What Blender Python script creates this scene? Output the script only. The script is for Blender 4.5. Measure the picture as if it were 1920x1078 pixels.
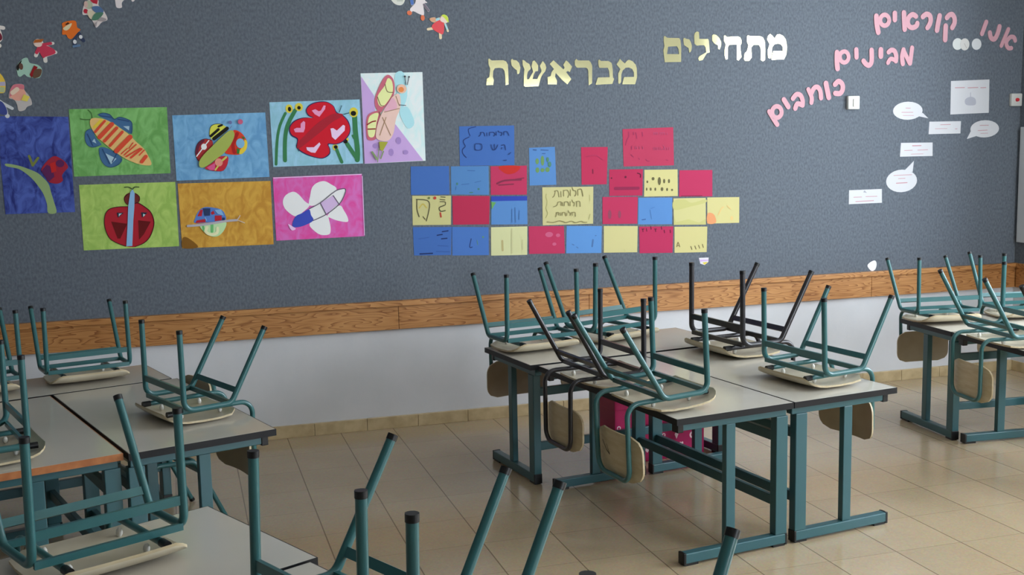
import bpy, bmesh, math, random
from mathutils import Vector, Matrix
from mathutils.geometry import tessellate_polygon

S = bpy.context.scene
for o in list(bpy.data.objects): bpy.data.objects.remove(o)
COL = S.collection
PI = math.pi
random.seed(7)

# ------------------------------------------------------------------ camera
FPX, YAW, PITCH, ROLL = 2069.66, 0.29228, 0.12996, -0.020425
CAM = Vector((-0.561, -6.40126, 1.68))
def camera():
    cy, sy, cp, sp, cr, sr = math.cos(YAW), math.sin(YAW), math.cos(PITCH), math.sin(PITCH), math.cos(ROLL), math.sin(ROLL)
    f = Vector((sy*cp, cy*cp, -sp)); rt = Vector((cy, -sy, 0)); up = rt.cross(f)
    r2 = cr*rt + sr*up; u2 = -sr*rt + cr*up
    cd = bpy.data.cameras.new('camera'); c = bpy.data.objects.new('camera', cd); COL.objects.link(c)
    cd.sensor_fit = 'HORIZONTAL'; cd.sensor_width = 36; cd.lens = FPX/1920*36; cd.clip_start = .05; cd.clip_end = 60
    c.matrix_world = Matrix(((r2.x, u2.x, -f.x, CAM.x), (r2.y, u2.y, -f.y, CAM.y), (r2.z, u2.z, -f.z, CAM.z), (0, 0, 0, 1)))
    S.camera = c
camera()

# ------------------------------------------------------------------ light: daylight through the windows of the right wall
W = bpy.data.worlds.new('sky'); S.world = W; W.use_nodes = True
bg = W.node_tree.nodes['Background']; bg.inputs[0].default_value = (0.84, 0.92, 1.0, 1); bg.inputs[1].default_value = 7.0
S.view_settings.view_transform = 'Standard'; S.view_settings.look = 'None'
S.view_settings.exposure = 1.82; S.view_settings.gamma = 1.0; S.view_settings.use_curve_mapping = False
S.cycles.use_denoising = True
S.cycles.max_bounces = 10; S.cycles.diffuse_bounces = 6; S.cycles.glossy_bounces = 4
S.cycles.caustics_reflective = False; S.cycles.sample_clamp_indirect = 6

X0, X1, Y0, Y1, ZC = -4.2, 5.09, -7.9, 0.0, 3.1          # the room
WINS = [(-4.7, -3.2), (-2.3, -1.35)]       # window openings along y in the right wall
BWINS = [(3.1, 4.85)]                       # window opening along x in the back wall
WZ0, WZ1, BZ1 = 0.95, 2.75, 2.25
for i, (a, b) in enumerate(WINS):
    ld = bpy.data.lights.new('window_portal', 'AREA'); ld.shape = 'RECTANGLE'; ld.size = b-a; ld.size_y = WZ1-WZ0
    ld.cycles.is_portal = True
    l = bpy.data.objects.new('window_portal', ld); COL.objects.link(l)
    l.location = (X1+0.16, (a+b)/2, (WZ0+WZ1)/2); l.rotation_euler = (PI/2, 0, PI/2)

for i, (a, b) in enumerate(BWINS):
    ld = bpy.data.lights.new('window_portal', 'AREA'); ld.shape = 'RECTANGLE'; ld.size = b-a; ld.size_y = BZ1-WZ0
    ld.cycles.is_portal = True
    l = bpy.data.objects.new('window_portal', ld); COL.objects.link(l)
    l.location = ((a+b)/2, Y0-0.16, (WZ0+BZ1)/2); l.rotation_euler = (PI/2, 0, 0)

# ------------------------------------------------------------------ materials
def lin(c):
    return tuple(((v/255)/12.92 if v/255 <= .04045 else (((v/255)+.055)/1.055)**2.4) for v in c)
MATS = {}
def nd(nt, t, **kw):
    n = nt.nodes.new(t)
    for k, v in kw.items(): setattr(n, k, v)
    return n
def plain(name, rgb, rough=.6, spec=.4, metal=0.0, noise=None, coat=0.0):
    if name in MATS: return MATS[name]
    m = bpy.data.materials.new(name); m.use_nodes = True; nt = m.node_tree; b = nt.nodes['Principled BSDF']
    b.inputs['Base Color'].default_value = (*lin(rgb), 1); b.inputs['Roughness'].default_value = rough
    b.inputs['Specular IOR Level'].default_value = spec; b.inputs['Metallic'].default_value = metal
    b.inputs['Coat Weight'].default_value = coat
    if noise:
        rgb2, sc, stretch = noise[:3]
        tc = nd(nt, 'ShaderNodeTexCoord'); mp = nd(nt, 'ShaderNodeMapping'); mp.inputs['Scale'].default_value = stretch
        nz = nd(nt, 'ShaderNodeTexNoise'); nz.inputs['Scale'].default_value = sc; nz.inputs['Detail'].default_value = 5; nz.inputs['Distortion'].default_value = noise[3] if len(noise) > 3 else 0
        mx = nd(nt, 'ShaderNodeMix', data_type='RGBA'); rp = nd(nt, 'ShaderNodeValToRGB')
        rp.color_ramp.elements[0].position = .36; rp.color_ramp.elements[1].position = .64
        nt.links.new(tc.outputs['Object'], mp.inputs[0]); nt.links.new(mp.outputs[0], nz.inputs['Vector'])
        nt.links.new(nz.outputs['Fac'], rp.inputs[0]); nt.links.new(rp.outputs[0], mx.inputs['Factor'])
        mx.inputs['A'].default_value = (*lin(rgb), 1); mx.inputs['B'].default_value = (*lin(rgb2), 1)
        nt.links.new(mx.outputs['Result'], b.inputs['Base Color'])
    MATS[name] = m
    return m
def bump(m, scale, strength, dist=.002, stretch=(1, 1, 1)):
    nt = m.node_tree; b = nt.nodes['Principled BSDF']
    tc = nd(nt, 'ShaderNodeTexCoord'); mp = nd(nt, 'ShaderNodeMapping'); mp.inputs['Scale'].default_value = stretch
    nz = nd(nt, 'ShaderNodeTexNoise'); nz.inputs['Scale'].default_value = scale; nz.inputs['Detail'].default_value = 3
    bp = nd(nt, 'ShaderNodeBump'); bp.inputs['Strength'].default_value = strength; bp.inputs['Distance'].default_value = dist
    nt.links.new(tc.outputs['Object'], mp.inputs[0]); nt.links.new(mp.outputs[0], nz.inputs['Vector'])
    nt.links.new(nz.outputs['Fac'], bp.inputs['Height']); nt.links.new(bp.outputs[0], b.inputs['Normal'])
    return m

FELT = bump(plain('felt', (93, 100, 109), .95, .1, noise=((110, 117, 126), 90, (1, 1, .6))), 180, .35, .002, (1, 1, .5))
PLASTER = bump(plain('plaster', (206, 208, 212), .9, .2, noise=((211, 212, 216), 5, (1, 1, 1))), 40, .25)
CEIL = plain('ceiling_paint', (236, 236, 232), .9, .2)
SKIRT = plain('skirting_stone', (196, 176, 138), .35, .5, noise=((176, 156, 120), 14, (1, 1, 1)))
TEAL = plain('teal_enamel', (47, 96, 97), .28, .5, noise=((49, 97, 99), 9, (1, 1, 1)))
TEALD = plain('teal_desk_enamel', (48, 90, 95), .36, .5, noise=((49, 89, 97), 6, (1, 1, 1)))
BLACKM = plain('black_enamel', (34, 32, 36), .28, .5)
RUBBER = plain('black_rubber', (15, 15, 17), .4, .4)
LAM = plain('grey_laminate', (194, 188, 176), .18, .5, noise=((188, 184, 174), 3, (1, 1, 1)))
EDGE = plain('black_edging', (15, 15, 19), .45, .3)
WEDGE = plain('brown_edging', (176, 112, 66), .5, .4, noise=((156, 94, 52), 20, (6, 1, 1)))
SEATM = plain('seat_laminate', (204, 194, 172), .32, .5, noise=((194, 183, 160), 8, (1, 1, 1)))
BACKM = plain('backrest_laminate', (168, 154, 130), .4, .45, noise=((158, 143, 118), 8, (1, 1, 1)))
PLY = plain('beige_plywood', (194, 180, 150), .42, .45, noise=((182, 164, 130), 10, (1, 6, 6)))
KNOB = plain('white_plastic', (212, 210, 203), .3, .5)
METAL = plain('grey_aluminium', (150, 152, 156), .4, .5, .6)

def wood():
    m = bpy.data.materials.new('varnished_pine'); m.use_nodes = True; nt = m.node_tree; b = nt.nodes['Principled BSDF']
    tc = nd(nt, 'ShaderNodeTexCoord'); mp = nd(nt, 'ShaderNodeMapping'); mp.inputs['Scale'].default_value = (.9, 1, 6.5)
    nz = nd(nt, 'ShaderNodeTexNoise'); nz.inputs['Scale'].default_value = 2.4; nz.inputs['Detail'].default_value = 2; nz.inputs['Roughness'].default_value = .4
    wv = nd(nt, 'ShaderNodeMath', operation='MULTIPLY'); wv.inputs[1].default_value = 15
    fr = nd(nt, 'ShaderNodeMath', operation='FRACT')
    rp = nd(nt, 'ShaderNodeValToRGB'); e = rp.color_ramp.elements
    e[0].position = 0; e[0].color = (*lin((196, 144, 90)), 1); e[1].position = 1; e[1].color = (*lin((140, 88, 48)), 1)
    e.new(.62).color = (*lin((188, 134, 80)), 1)
    n2 = nd(nt, 'ShaderNodeTexNoise'); n2.inputs['Scale'].default_value = 1.1
    mx = nd(nt, 'ShaderNodeMix', data_type='RGBA', blend_type='MULTIPLY'); mx.inputs['Factor'].default_value = .55
    r2 = nd(nt, 'ShaderNodeValToRGB'); r2.color_ramp.elements[0].color = (.55, .42, .32, 1); r2.color_ramp.elements[1].color = (1, 1, 1, 1)
    r2.color_ramp.elements[0].position = .3; r2.color_ramp.elements[1].position = .6
    L = nt.links.new
    L(tc.outputs['Object'], mp.inputs[0]); L(mp.outputs[0], nz.inputs['Vector']); L(nz.outputs['Fac'], wv.inputs[0]); L(wv.outputs[0], fr.inputs[0])
    L(fr.outputs[0], rp.inputs[0]); L(tc.outputs['Object'], n2.inputs['Vector']); L(n2.outputs['Fac'], r2.inputs[0])
    L(rp.outputs[0], mx.inputs['A']); L(r2.outputs[0], mx.inputs['B']); L(mx.outputs['Result'], b.inputs['Base Color'])
    b.inputs['Roughness'].default_value = .4; b.inputs['Specular IOR Level'].default_value = .4
    return m
PINE = wood()

TX, TY, TOX, TOY = 0.3119, 0.3351, -0.0244, -0.0352       # floor tile pitch and origin
def floor_mat():
    m = bpy.data.materials.new('terrazzo_tiles'); m.use_nodes = True; nt = m.node_tree; b = nt.nodes['Principled BSDF']; L = nt.links.new
    tc = nd(nt, 'ShaderNodeTexCoord'); sp = nd(nt, 'ShaderNodeSeparateXYZ'); L(tc.outputs['Object'], sp.inputs[0])
    def line(out, off, pitch, half):
        a = nd(nt, 'ShaderNodeMath', operation='SUBTRACT'); a.inputs[1].default_value = off; L(out, a.inputs[0])
        d = nd(nt, 'ShaderNodeMath', operation='DIVIDE'); d.inputs[1].default_value = pitch; L(a.outputs[0], d.inputs[0])
        r = nd(nt, 'ShaderNodeMath', operation='ROUND'); L(d.outputs[0], r.inputs[0])
        s = nd(nt, 'ShaderNodeMath', operation='SUBTRACT'); L(d.outputs[0], s.inputs[0]); L(r.outputs[0], s.inputs[1])
        ab = nd(nt, 'ShaderNodeMath', operation='ABSOLUTE'); L(s.outputs[0], ab.inputs[0])
        lt = nd(nt, 'ShaderNodeMapRange'); lt.inputs[1].default_value = half*.5/pitch; lt.inputs[2].default_value = half*1.5/pitch
        lt.inputs[3].default_value = 1; lt.inputs[4].default_value = 0; L(ab.outputs[0], lt.inputs[0])
        fl = nd(nt, 'ShaderNodeMath', operation='FLOOR'); L(d.outputs[0], fl.inputs[0])
        return lt.outputs[0], fl.outputs[0]
    gx, ix = line(sp.outputs[0], TOX, TX, .0026); gy, iy = line(sp.outputs[1], TOY, TY, .0017)
    cb = nd(nt, 'ShaderNodeCombineXYZ'); L(ix, cb.inputs[0]); L(iy, cb.inputs[1])
    wn = nd(nt, 'ShaderNodeTexWhiteNoise', noise_dimensions='3D'); L(cb.outputs[0], wn.inputs['Vector'])
    vor = nd(nt, 'ShaderNodeTexVoronoi'); vor.inputs['Scale'].default_value = 120; L(tc.outputs['Object'], vor.inputs['Vector'])
    nz = nd(nt, 'ShaderNodeTexNoise'); nz.inputs['Scale'].default_value = 3.0; nz.inputs['Detail'].default_value = 6; L(tc.outputs['Object'], nz.inputs['Vector'])
    m1 = nd(nt, 'ShaderNodeMix', data_type='RGBA'); m1.inputs['A'].default_value = (*lin((172, 152, 122)), 1); m1.inputs['B'].default_value = (*lin((190, 171, 142)), 1)
    L(nz.outputs['Fac'], m1.inputs['Factor'])
    m2 = nd(nt, 'ShaderNodeMix', data_type='RGBA', blend_type='MULTIPLY'); m2.inputs['Factor'].default_value = .14; L(m1.outputs['Result'], m2.inputs['A']); L(vor.outputs['Color'], m2.inputs['B'])
    mr = nd(nt, 'ShaderNodeMapRange'); mr.inputs[3].default_value = .95; mr.inputs[4].default_value = 1.04; L(wn.outputs['Value'], mr.inputs[0])
    m3 = nd(nt, 'ShaderNodeMix', data_type='RGBA', blend_type='MULTIPLY'); m3.inputs['Factor'].default_value = 1; L(m2.outputs['Result'], m3.inputs['A']); L(mr.outputs[0], m3.inputs['B'])
    gy2 = nd(nt, 'ShaderNodeMath', operation='MULTIPLY'); gy2.inputs[1].default_value = .38; L(gy, gy2.inputs[0])
    gx2 = nd(nt, 'ShaderNodeMath', operation='MULTIPLY'); gx2.inputs[1].default_value = .7; L(gx, gx2.inputs[0])
    mxm = nd(nt, 'ShaderNodeMath', operation='MAXIMUM'); L(gx2.outputs[0], mxm.inputs[0]); L(gy2.outputs[0], mxm.inputs[1])
    m4 = nd(nt, 'ShaderNodeMix', data_type='RGBA'); L(mxm.outputs[0], m4.inputs['Factor']); L(m3.outputs['Result'], m4.inputs['A']); m4.inputs['B'].default_value = (*lin((84, 66, 48)), 1)
    L(m4.outputs['Result'], b.inputs['Base Color'])
    b.inputs['Roughness'].default_value = .17; b.inputs['Specular IOR Level'].default_value = .5
    return m
FLOORM = floor_mat()

# ------------------------------------------------------------------ mesh helpers
def obj(name, bm, mat, parent=None, smooth=False):
    me = bpy.data.meshes.new(name)
    bmesh.ops.recalc_face_normals(bm, faces=bm.faces)
    bm.to_mesh(me); bm.free()
    for m in (mat if isinstance(mat, (list, tuple)) else [mat]): me.materials.append(m)
    if smooth:
        for p in me.polygons: p.use_smooth = True
        try: me.set_sharp_from_angle(angle=math.radians(40))
        except Exception: pass
    o = bpy.data.objects.new(name, me); COL.objects.link(o)
    if parent: o.parent = parent
    return o
def tag(o, label=None, cat=None, group=None, kind=None):
    if label: o['label'] = label
    if cat: o['category'] = cat
    if group: o['group'] = group
    if kind: o['kind'] = kind
    return o
def empty(name, loc=(0, 0, 0), rot=(0, 0, 0)):
    o = bpy.data.objects.new(name, None); COL.objects.link(o); o.location = loc; o.rotation_euler = rot
    o.empty_display_size = .1
    return o
def box(bm, x0, x1, y0, y1, z0, z1, bev=0.0, mi=0):
    vs = [bm.verts.new((x, y, z)) for z in (z0, z1) for y in (y0, y1) for x in (x0, x1)]
    fs = [bm.faces.new([vs[i] for i in f]) for f in ((0, 2, 3, 1), (4, 5, 7, 6), (0, 1, 5, 4), (2, 6, 7, 3), (0, 4, 6, 2), (1, 3, 7, 5))]
    for f in fs: f.material_index = mi
    if bev > 0:
        es = list({e for f in fs for e in f.edges})
        bmesh.ops.bevel(bm, geom=es, offset=bev, segments=2, affect='EDGES', profile=.5)
def fillet(pts, rad, n=5):
    P = [Vector(p) for p in pts]; out = [P[0]]
    for i in range(1, len(P)-1):
        a, b, c = P[i-1], P[i], P[i+1]; u = (a-b); v = (c-b)
        ang = u.angle(v); d = min(rad/math.tan(ang/2), u.length*.49, v.length*.49); r = d*math.tan(ang/2)
        u.normalize(); v.normalize(); bis = (u+v).normalized(); cen = b + bis*(r/math.sin(ang/2))
        s = (b+u*d-cen).normalized(); e = (b+v*d-cen).normalized()
        for k in range(n+1): out.append(cen + s.slerp(e, k/n)*r)
    out.append(P[-1]); return out
def tube(bm, pts, r, n=10, caps=True):
    P = [Vector(p) for p in pts]; rings = []
    t0 = (P[1]-P[0]).normalized(); up = Vector((0, 0, 1)) if abs(t0.z) < .9 else Vector((1, 0, 0))
    nrm = (up - t0*up.dot(t0)).normalized()
    for i, p in enumerate(P):
        if i == 0: t = t0
        elif i == len(P)-1: t = (P[-1]-P[-2]).normalized()
        else: t = ((P[i+1]-p).normalized()+(p-P[i-1]).normalized()).normalized()
        nrm = (nrm - t*nrm.dot(t)).normalized(); bn = t.cross(nrm)
        rings.append([bm.verts.new(p + nrm*(r*math.cos(2*PI*k/n)) + bn*(r*math.sin(2*PI*k/n))) for k in range(n)])
    for a, b in zip(rings, rings[1:]):
        for k in range(n): bm.faces.new((a[k], a[(k+1) % n], b[(k+1) % n], b[k]))
    if caps: bm.faces.new(rings[0][::-1]); bm.faces.new(rings[-1])
def bar(bm, a, b, w, h, up=(0, 0, 1)):
    a, b = Vector(a), Vector(b); t = (b-a).normalized(); u = Vector(up); u = (u-t*u.dot(t)).normalized(); s = t.cross(u)
    vs = [bm.verts.new(p + s*(i*w/2) + u*(j*h/2)) for p in (a, b) for (i, j) in ((-1, -1), (1, -1), (1, 1), (-1, 1))]
    for f in ((0, 3, 2, 1), (4, 5, 6, 7), (0, 1, 5, 4), (1, 2, 6, 5), (2, 3, 7, 6), (3, 0, 4, 7)): bm.faces.new([vs[i] for i in f])
def copy_tree(o, parent=None):
    c = o.copy(); COL.objects.link(c)
    if parent: c.parent = parent
    for ch in list(o.children): copy_tree(ch, c)
    return c

# ------------------------------------------------------------------ the setting
def struct(name, bm, mat, smooth=False, label=None): return tag(obj(name, bm, mat, smooth=smooth), kind='structure', label=label)
ZT0, ZT1 = 0.600, 0.772        # wooden rail on the front wall
bm = bmesh.new(); box(bm, X0-.2, X1+.2, Y0-.2, Y1+.2, -.12, 0); struct('floor', bm, FLOORM)
bm = bmesh.new(); box(bm, X0-.2, X1+.2, Y0-.2, Y1+.2, ZC, ZC+.12); struct('ceiling', bm, CEIL)
bm = bmesh.new(); box(bm, X0-.2, X1+.2, .012, .2, 0, ZC); struct('wall_front', bm, PLASTER)
bm = bmesh.new(); box(bm, X0-.2, X0, Y0, 0.012, 0, ZC); struct('wall_left', bm, PLASTER)
bm = bmesh.new()               # back wall with its window opening
box(bm, X0-.2, X1+.2, Y0-.2, Y0, 0, WZ0); box(bm, X0-.2, X1+.2, Y0-.2, Y0, BZ1, ZC)
xs = [X0-.2] + [v for w in BWINS for v in w] + [X1+.2]
for i in range(0, len(xs), 2): box(bm, xs[i], xs[i+1], Y0-.2, Y0, WZ0, BZ1)
struct('wall_back', bm, PLASTER)
for i, (a, b) in enumerate(BWINS):
    bm = bmesh.new(); t = .04
    box(bm, a, a+t, Y0-.12, Y0-.06, WZ0, BZ1); box(bm, b-t, b, Y0-.12, Y0-.06, WZ0, BZ1)
    box(bm, a+t, b-t, Y0-.12, Y0-.06, WZ0, WZ0+t); box(bm, a+t, b-t, Y0-.12, Y0-.06, BZ1-t, BZ1)
    box(bm, (a+b)/2-.025, (a+b)/2+.025, Y0-.11, Y0-.07, WZ0+t, BZ1-t)
    struct('window_%d' % (i+3), bm, METAL)
bm = bmesh.new()               # right wall with three window openings
box(bm, X1, X1+.2, Y0, .012, 0, WZ0); box(bm, X1, X1+.2, Y0, .012, WZ1, ZC)
ys = [Y0] + [v for w in sorted(WINS) for v in w] + [.012]
for i in range(0, len(ys), 2): box(bm, X1, X1+.2, ys[i], ys[i+1], WZ0, WZ1)
struct('wall_right', bm, PLASTER)
for i, (a, b) in enumerate(WINS):
    bm = bmesh.new(); t = .04
    box(bm, X1+.06, X1+.12, a, a+t, WZ0, WZ1); box(bm, X1+.06, X1+.12, b-t, b, WZ0, WZ1)
    box(bm, X1+.06, X1+.12, a+t, b-t, WZ0, WZ0+t); box(bm, X1+.06, X1+.12, a+t, b-t, WZ1-t, WZ1)
    box(bm, X1+.07, X1+.11, (a+b)/2-.025, (a+b)/2+.025, WZ0+t, WZ1-t)
    struct('window_%d' % (i+1), bm, METAL)
bm = bmesh.new(); box(bm, X0+.012, X1-.012, 0, .0115, ZT1-.002, ZC); tag(struct('wall_front_felt', bm, FELT), label='dark grey-blue felt pin board covering the upper front wall')
bm = bmesh.new(); box(bm, X1-.0115, X1, -.8, 0.0, ZT1-.002, ZC); struct('wall_right_felt', bm, FELT)
# wooden rail: a ledge on top and board lengths below
bm = bmesh.new(); box(bm, X0+.0005, X1-.0005, -.036, .0115, ZT1-.032, ZT1, .003); struct('trim_1', bm, PINE)
xs = [X0, -2.45, .655, 1.86, 3.9, X1-.001]
for i in range(len(xs)-1):
    bm = bmesh.new(); box(bm, xs[i]+.001, xs[i+1]-.001, -.018, .0115, ZT0, ZT1-.0325, .002); struct('trim_%d' % (i+2), bm, PINE)
bm = bmesh.new(); box(bm, X1-.03, X1, -1.2, -.0305, ZT1-.034, ZT1, .003); box(bm, X1-.022, X1, -1.2, -.0305, ZT0, ZT1-.0345, .002); struct('trim_right', bm, PINE)
bm = bmesh.new(); box(bm, X0, X0+.0115, Y0, 0, ZT1-.002, ZC); struct('bounce_absorber_left', bm, FELT)  # unseen dark panel, added to cut bounce light off the left wall
bm = bmesh.new(); box(bm, X0+.012, 1.3, Y0, Y0+.0115, ZT1-.002, ZC); struct('bounce_absorber_back', bm, FELT)  # likewise added out of view, keeps the room's left side darker
# stone skirting in lengths
def skirting(name, f, n, L):
    bm = bmesh.new(); k = L/n
    for i in range(n): f(bm, i*k+.0008, (i+1)*k-.0008)
    struct(name, bm, SKIRT)
skirting('baseboard_front', lambda bm, a, b: box(bm, X0+a, X0+b, -.011, .0115, 0, .072, .002), 30, X1-X0)
skirting('baseboard_right', lambda bm, a, b: box(bm, X1-.011, X1, Y0+a, Y0+b, 0, .072, .002), 30, -Y0-.012)
skirting('baseboard_left', lambda bm, a, b: box(bm, X0, X0+.011, Y0+a, Y0+b, 0, .072, .002), 30, -Y0-.012)
skirting('baseboard_back', lambda bm, a, b: box(bm, X0+.012+a, X0+.012+b, Y0, Y0+.011, 0, .072, .002), 30, X1-X0-.024)
bm = bmesh.new(); box(bm, X1-.031, X1-.0125, -.75, -.03, .92, 1.72, .003); wb = obj('whiteboard', bm, plain('whiteboard_white', (206, 210, 214), .3, .5))
tag(wb, 'pale grey board hung on the right wall beside the corner, at the picture edge', 'board')

# ------------------------------------------------------------------ desks
HT = 0.6132
def make_desk(L, Wd, edge, mat, fa=.03, yo=0.0):
    r = empty('school_desk')
    bm = bmesh.new(); box(bm, .003, L-.003, .003, Wd-.003, HT-.024, HT, .0012); obj('tabletop', bm, LAM, r)
    bm = bmesh.new(); z0, z1 = HT-.026, HT-.0006
    box(bm, 0, L, 0, .003, z0, z1); box(bm, 0, L, Wd-.003, Wd, z0, z1); box(bm, 0, .003, .003, Wd-.003, z0, z1); box(bm, L-.003, L, .003, Wd-.003, z0, z1)
    obj('edging', bm, edge, r)
    for xe, s in ((fa, 1), (L-.03, -1)):
        def X(a, b): return sorted((xe+s*a, xe+s*b))
        bm = bmesh.new(); a, b = X(0, .04); box(bm, a, b, .004+yo, .062+yo, .052, HT-.06, .003); obj('leg', bm, mat, r)
        bm = bmesh.new(); a, b = X(.005, .035); box(bm, a, b, .262+yo, .307+yo, .052, HT-.06, .003); obj('leg', bm, mat, r)
        bm = bmesh.new(); a, b = X(0, .04); box(bm, a, b, .006+yo, .505+yo, .010, .052, .004); ft = obj('foot_bar', bm, mat, r)
        for y0, y1 in ((.002+yo, .012+yo), (.500+yo, .512+yo)):
            bm = bmesh.new(); box(bm, a-.001, b+.001, y0, y1, .004, .0535, .002); obj('end_cap', bm, RUBBER, ft)
        for y0, y1 in ((.01+yo, .07+yo), (.44+yo, .50+yo)):
            bm = bmesh.new(); box(bm, a+.004, b-.004, y0, y1, 0, .0105); obj('foot_pad', bm, RUBBER, ft)
        bm = bmesh.new(); box(bm, a+.002, b-.002, .012, Wd-.045, HT-.06, HT-.026, .003); rl = obj('top_rail', bm, mat, r)
        bm = bmesh.new(); box(bm, a-.001, b+.001, Wd-.05, Wd-.022, HT-.066, HT-.027, .003); obj('rail_plug', bm, RUBBER, rl)
    for zc in (.462, .187):
        bm = bmesh.new(); box(bm, fa+.0405, L-.0705, .022+yo, .046+yo, zc-.021, zc+.021, .003); obj('stretcher', bm, mat, r)
    return r
def place_desk(first, loc, ang, label, group):
    d = first if not first.get('used') else copy_tree(first)
    first['used'] = 1
    d.location = (loc[0], loc[1], 0); d.rotation_euler = (0, 0, ang)
    tag(d, label, 'desk', group); return d
def uv(a): return Vector((math.cos(a), math.sin(a))), Vector((-math.sin(a), math.cos(a)))
LD, WD = 1.197, .564
GAP = .006
GDK = 'school desks pushed together in clusters'
D0 = make_desk(LD, WD, EDGE, TEALD)
# middle cluster
thc = 0.144; u, v = uv(thc); s = Vector((1.791, -2.532)); s3 = Vector((1.028, -1.408))
place_desk(D0, s-u*.002, thc+PI/2, 'nearest desk of the middle cluster, in front of the pink box', GDK)
DY = make_desk(LD, .549, EDGE, TEALD, .03, .03)
place_desk(DY, s+u*.002+v*LD, thc-PI/2, 'right hand desk of the middle cluster, two chairs hung on its right side', GDK)
place_desk(DY, s3+v*GAP+u*.0, thc, 'far desk of the middle cluster, lying across along the wall', GDK)
# left cluster
thl = 0.307; ul, vl = uv(thl); sl = Vector((-.249, -2.154)); sx = Vector((-.631, -1.044))
DF = make_desk(LD, .556, EDGE, TEALD, .43)
place_desk(DF, sl-ul*WD+vl*(LD-.03), thl-PI/2, 'black edged desk of the left cluster, its corner nearest the white wall', GDK)
DB = make_desk(1.163, WD, WEDGE, TEALD)
place_desk(DB, sl-ul*(WD+.012)-vl*.005, thl+PI/2, 'brown edged desk at the left picture edge', GDK)
DN = make_desk(1.25, .43, EDGE, TEALD)
place_desk(DN, sx-ul*1.25+vl*.008, thl, 'far desk of the left cluster, lying across along the wall', GDK)
# desks at the bottom left, nearest the camera
thb = math.radians(26); ub, vb = uv(thb); sb = Vector((-.524, -3.046)); fb_ = sb-vb*.6
DW = make_desk(LD, .6, EDGE, TEALD)
place_desk(DW, fb_-ub*LD, thb, 'desk at the bottom left under the closest whole upturned chair', GDK)
place_desk(D0, fb_-vb*.012-ub*(WD+.03), thb-PI/2, 'desk cut by the bottom picture edge, only its corner showing', GDK)
# right cluster
thr = math.radians(-4); ur, vr = uv(thr); sr = Vector((3.43, -1.42))
DR = make_desk(1.25, .49, EDGE, TEALD)
place_desk(DR, sr+vr*.004, thr, 'far desk of the right cluster, lying along the wall', GDK)
place_desk(D0, sr-vr*(LD+.004)+ur*WD, thr+PI/2, 'near desk of the right cluster, cut by the right picture edge', GDK)

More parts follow.
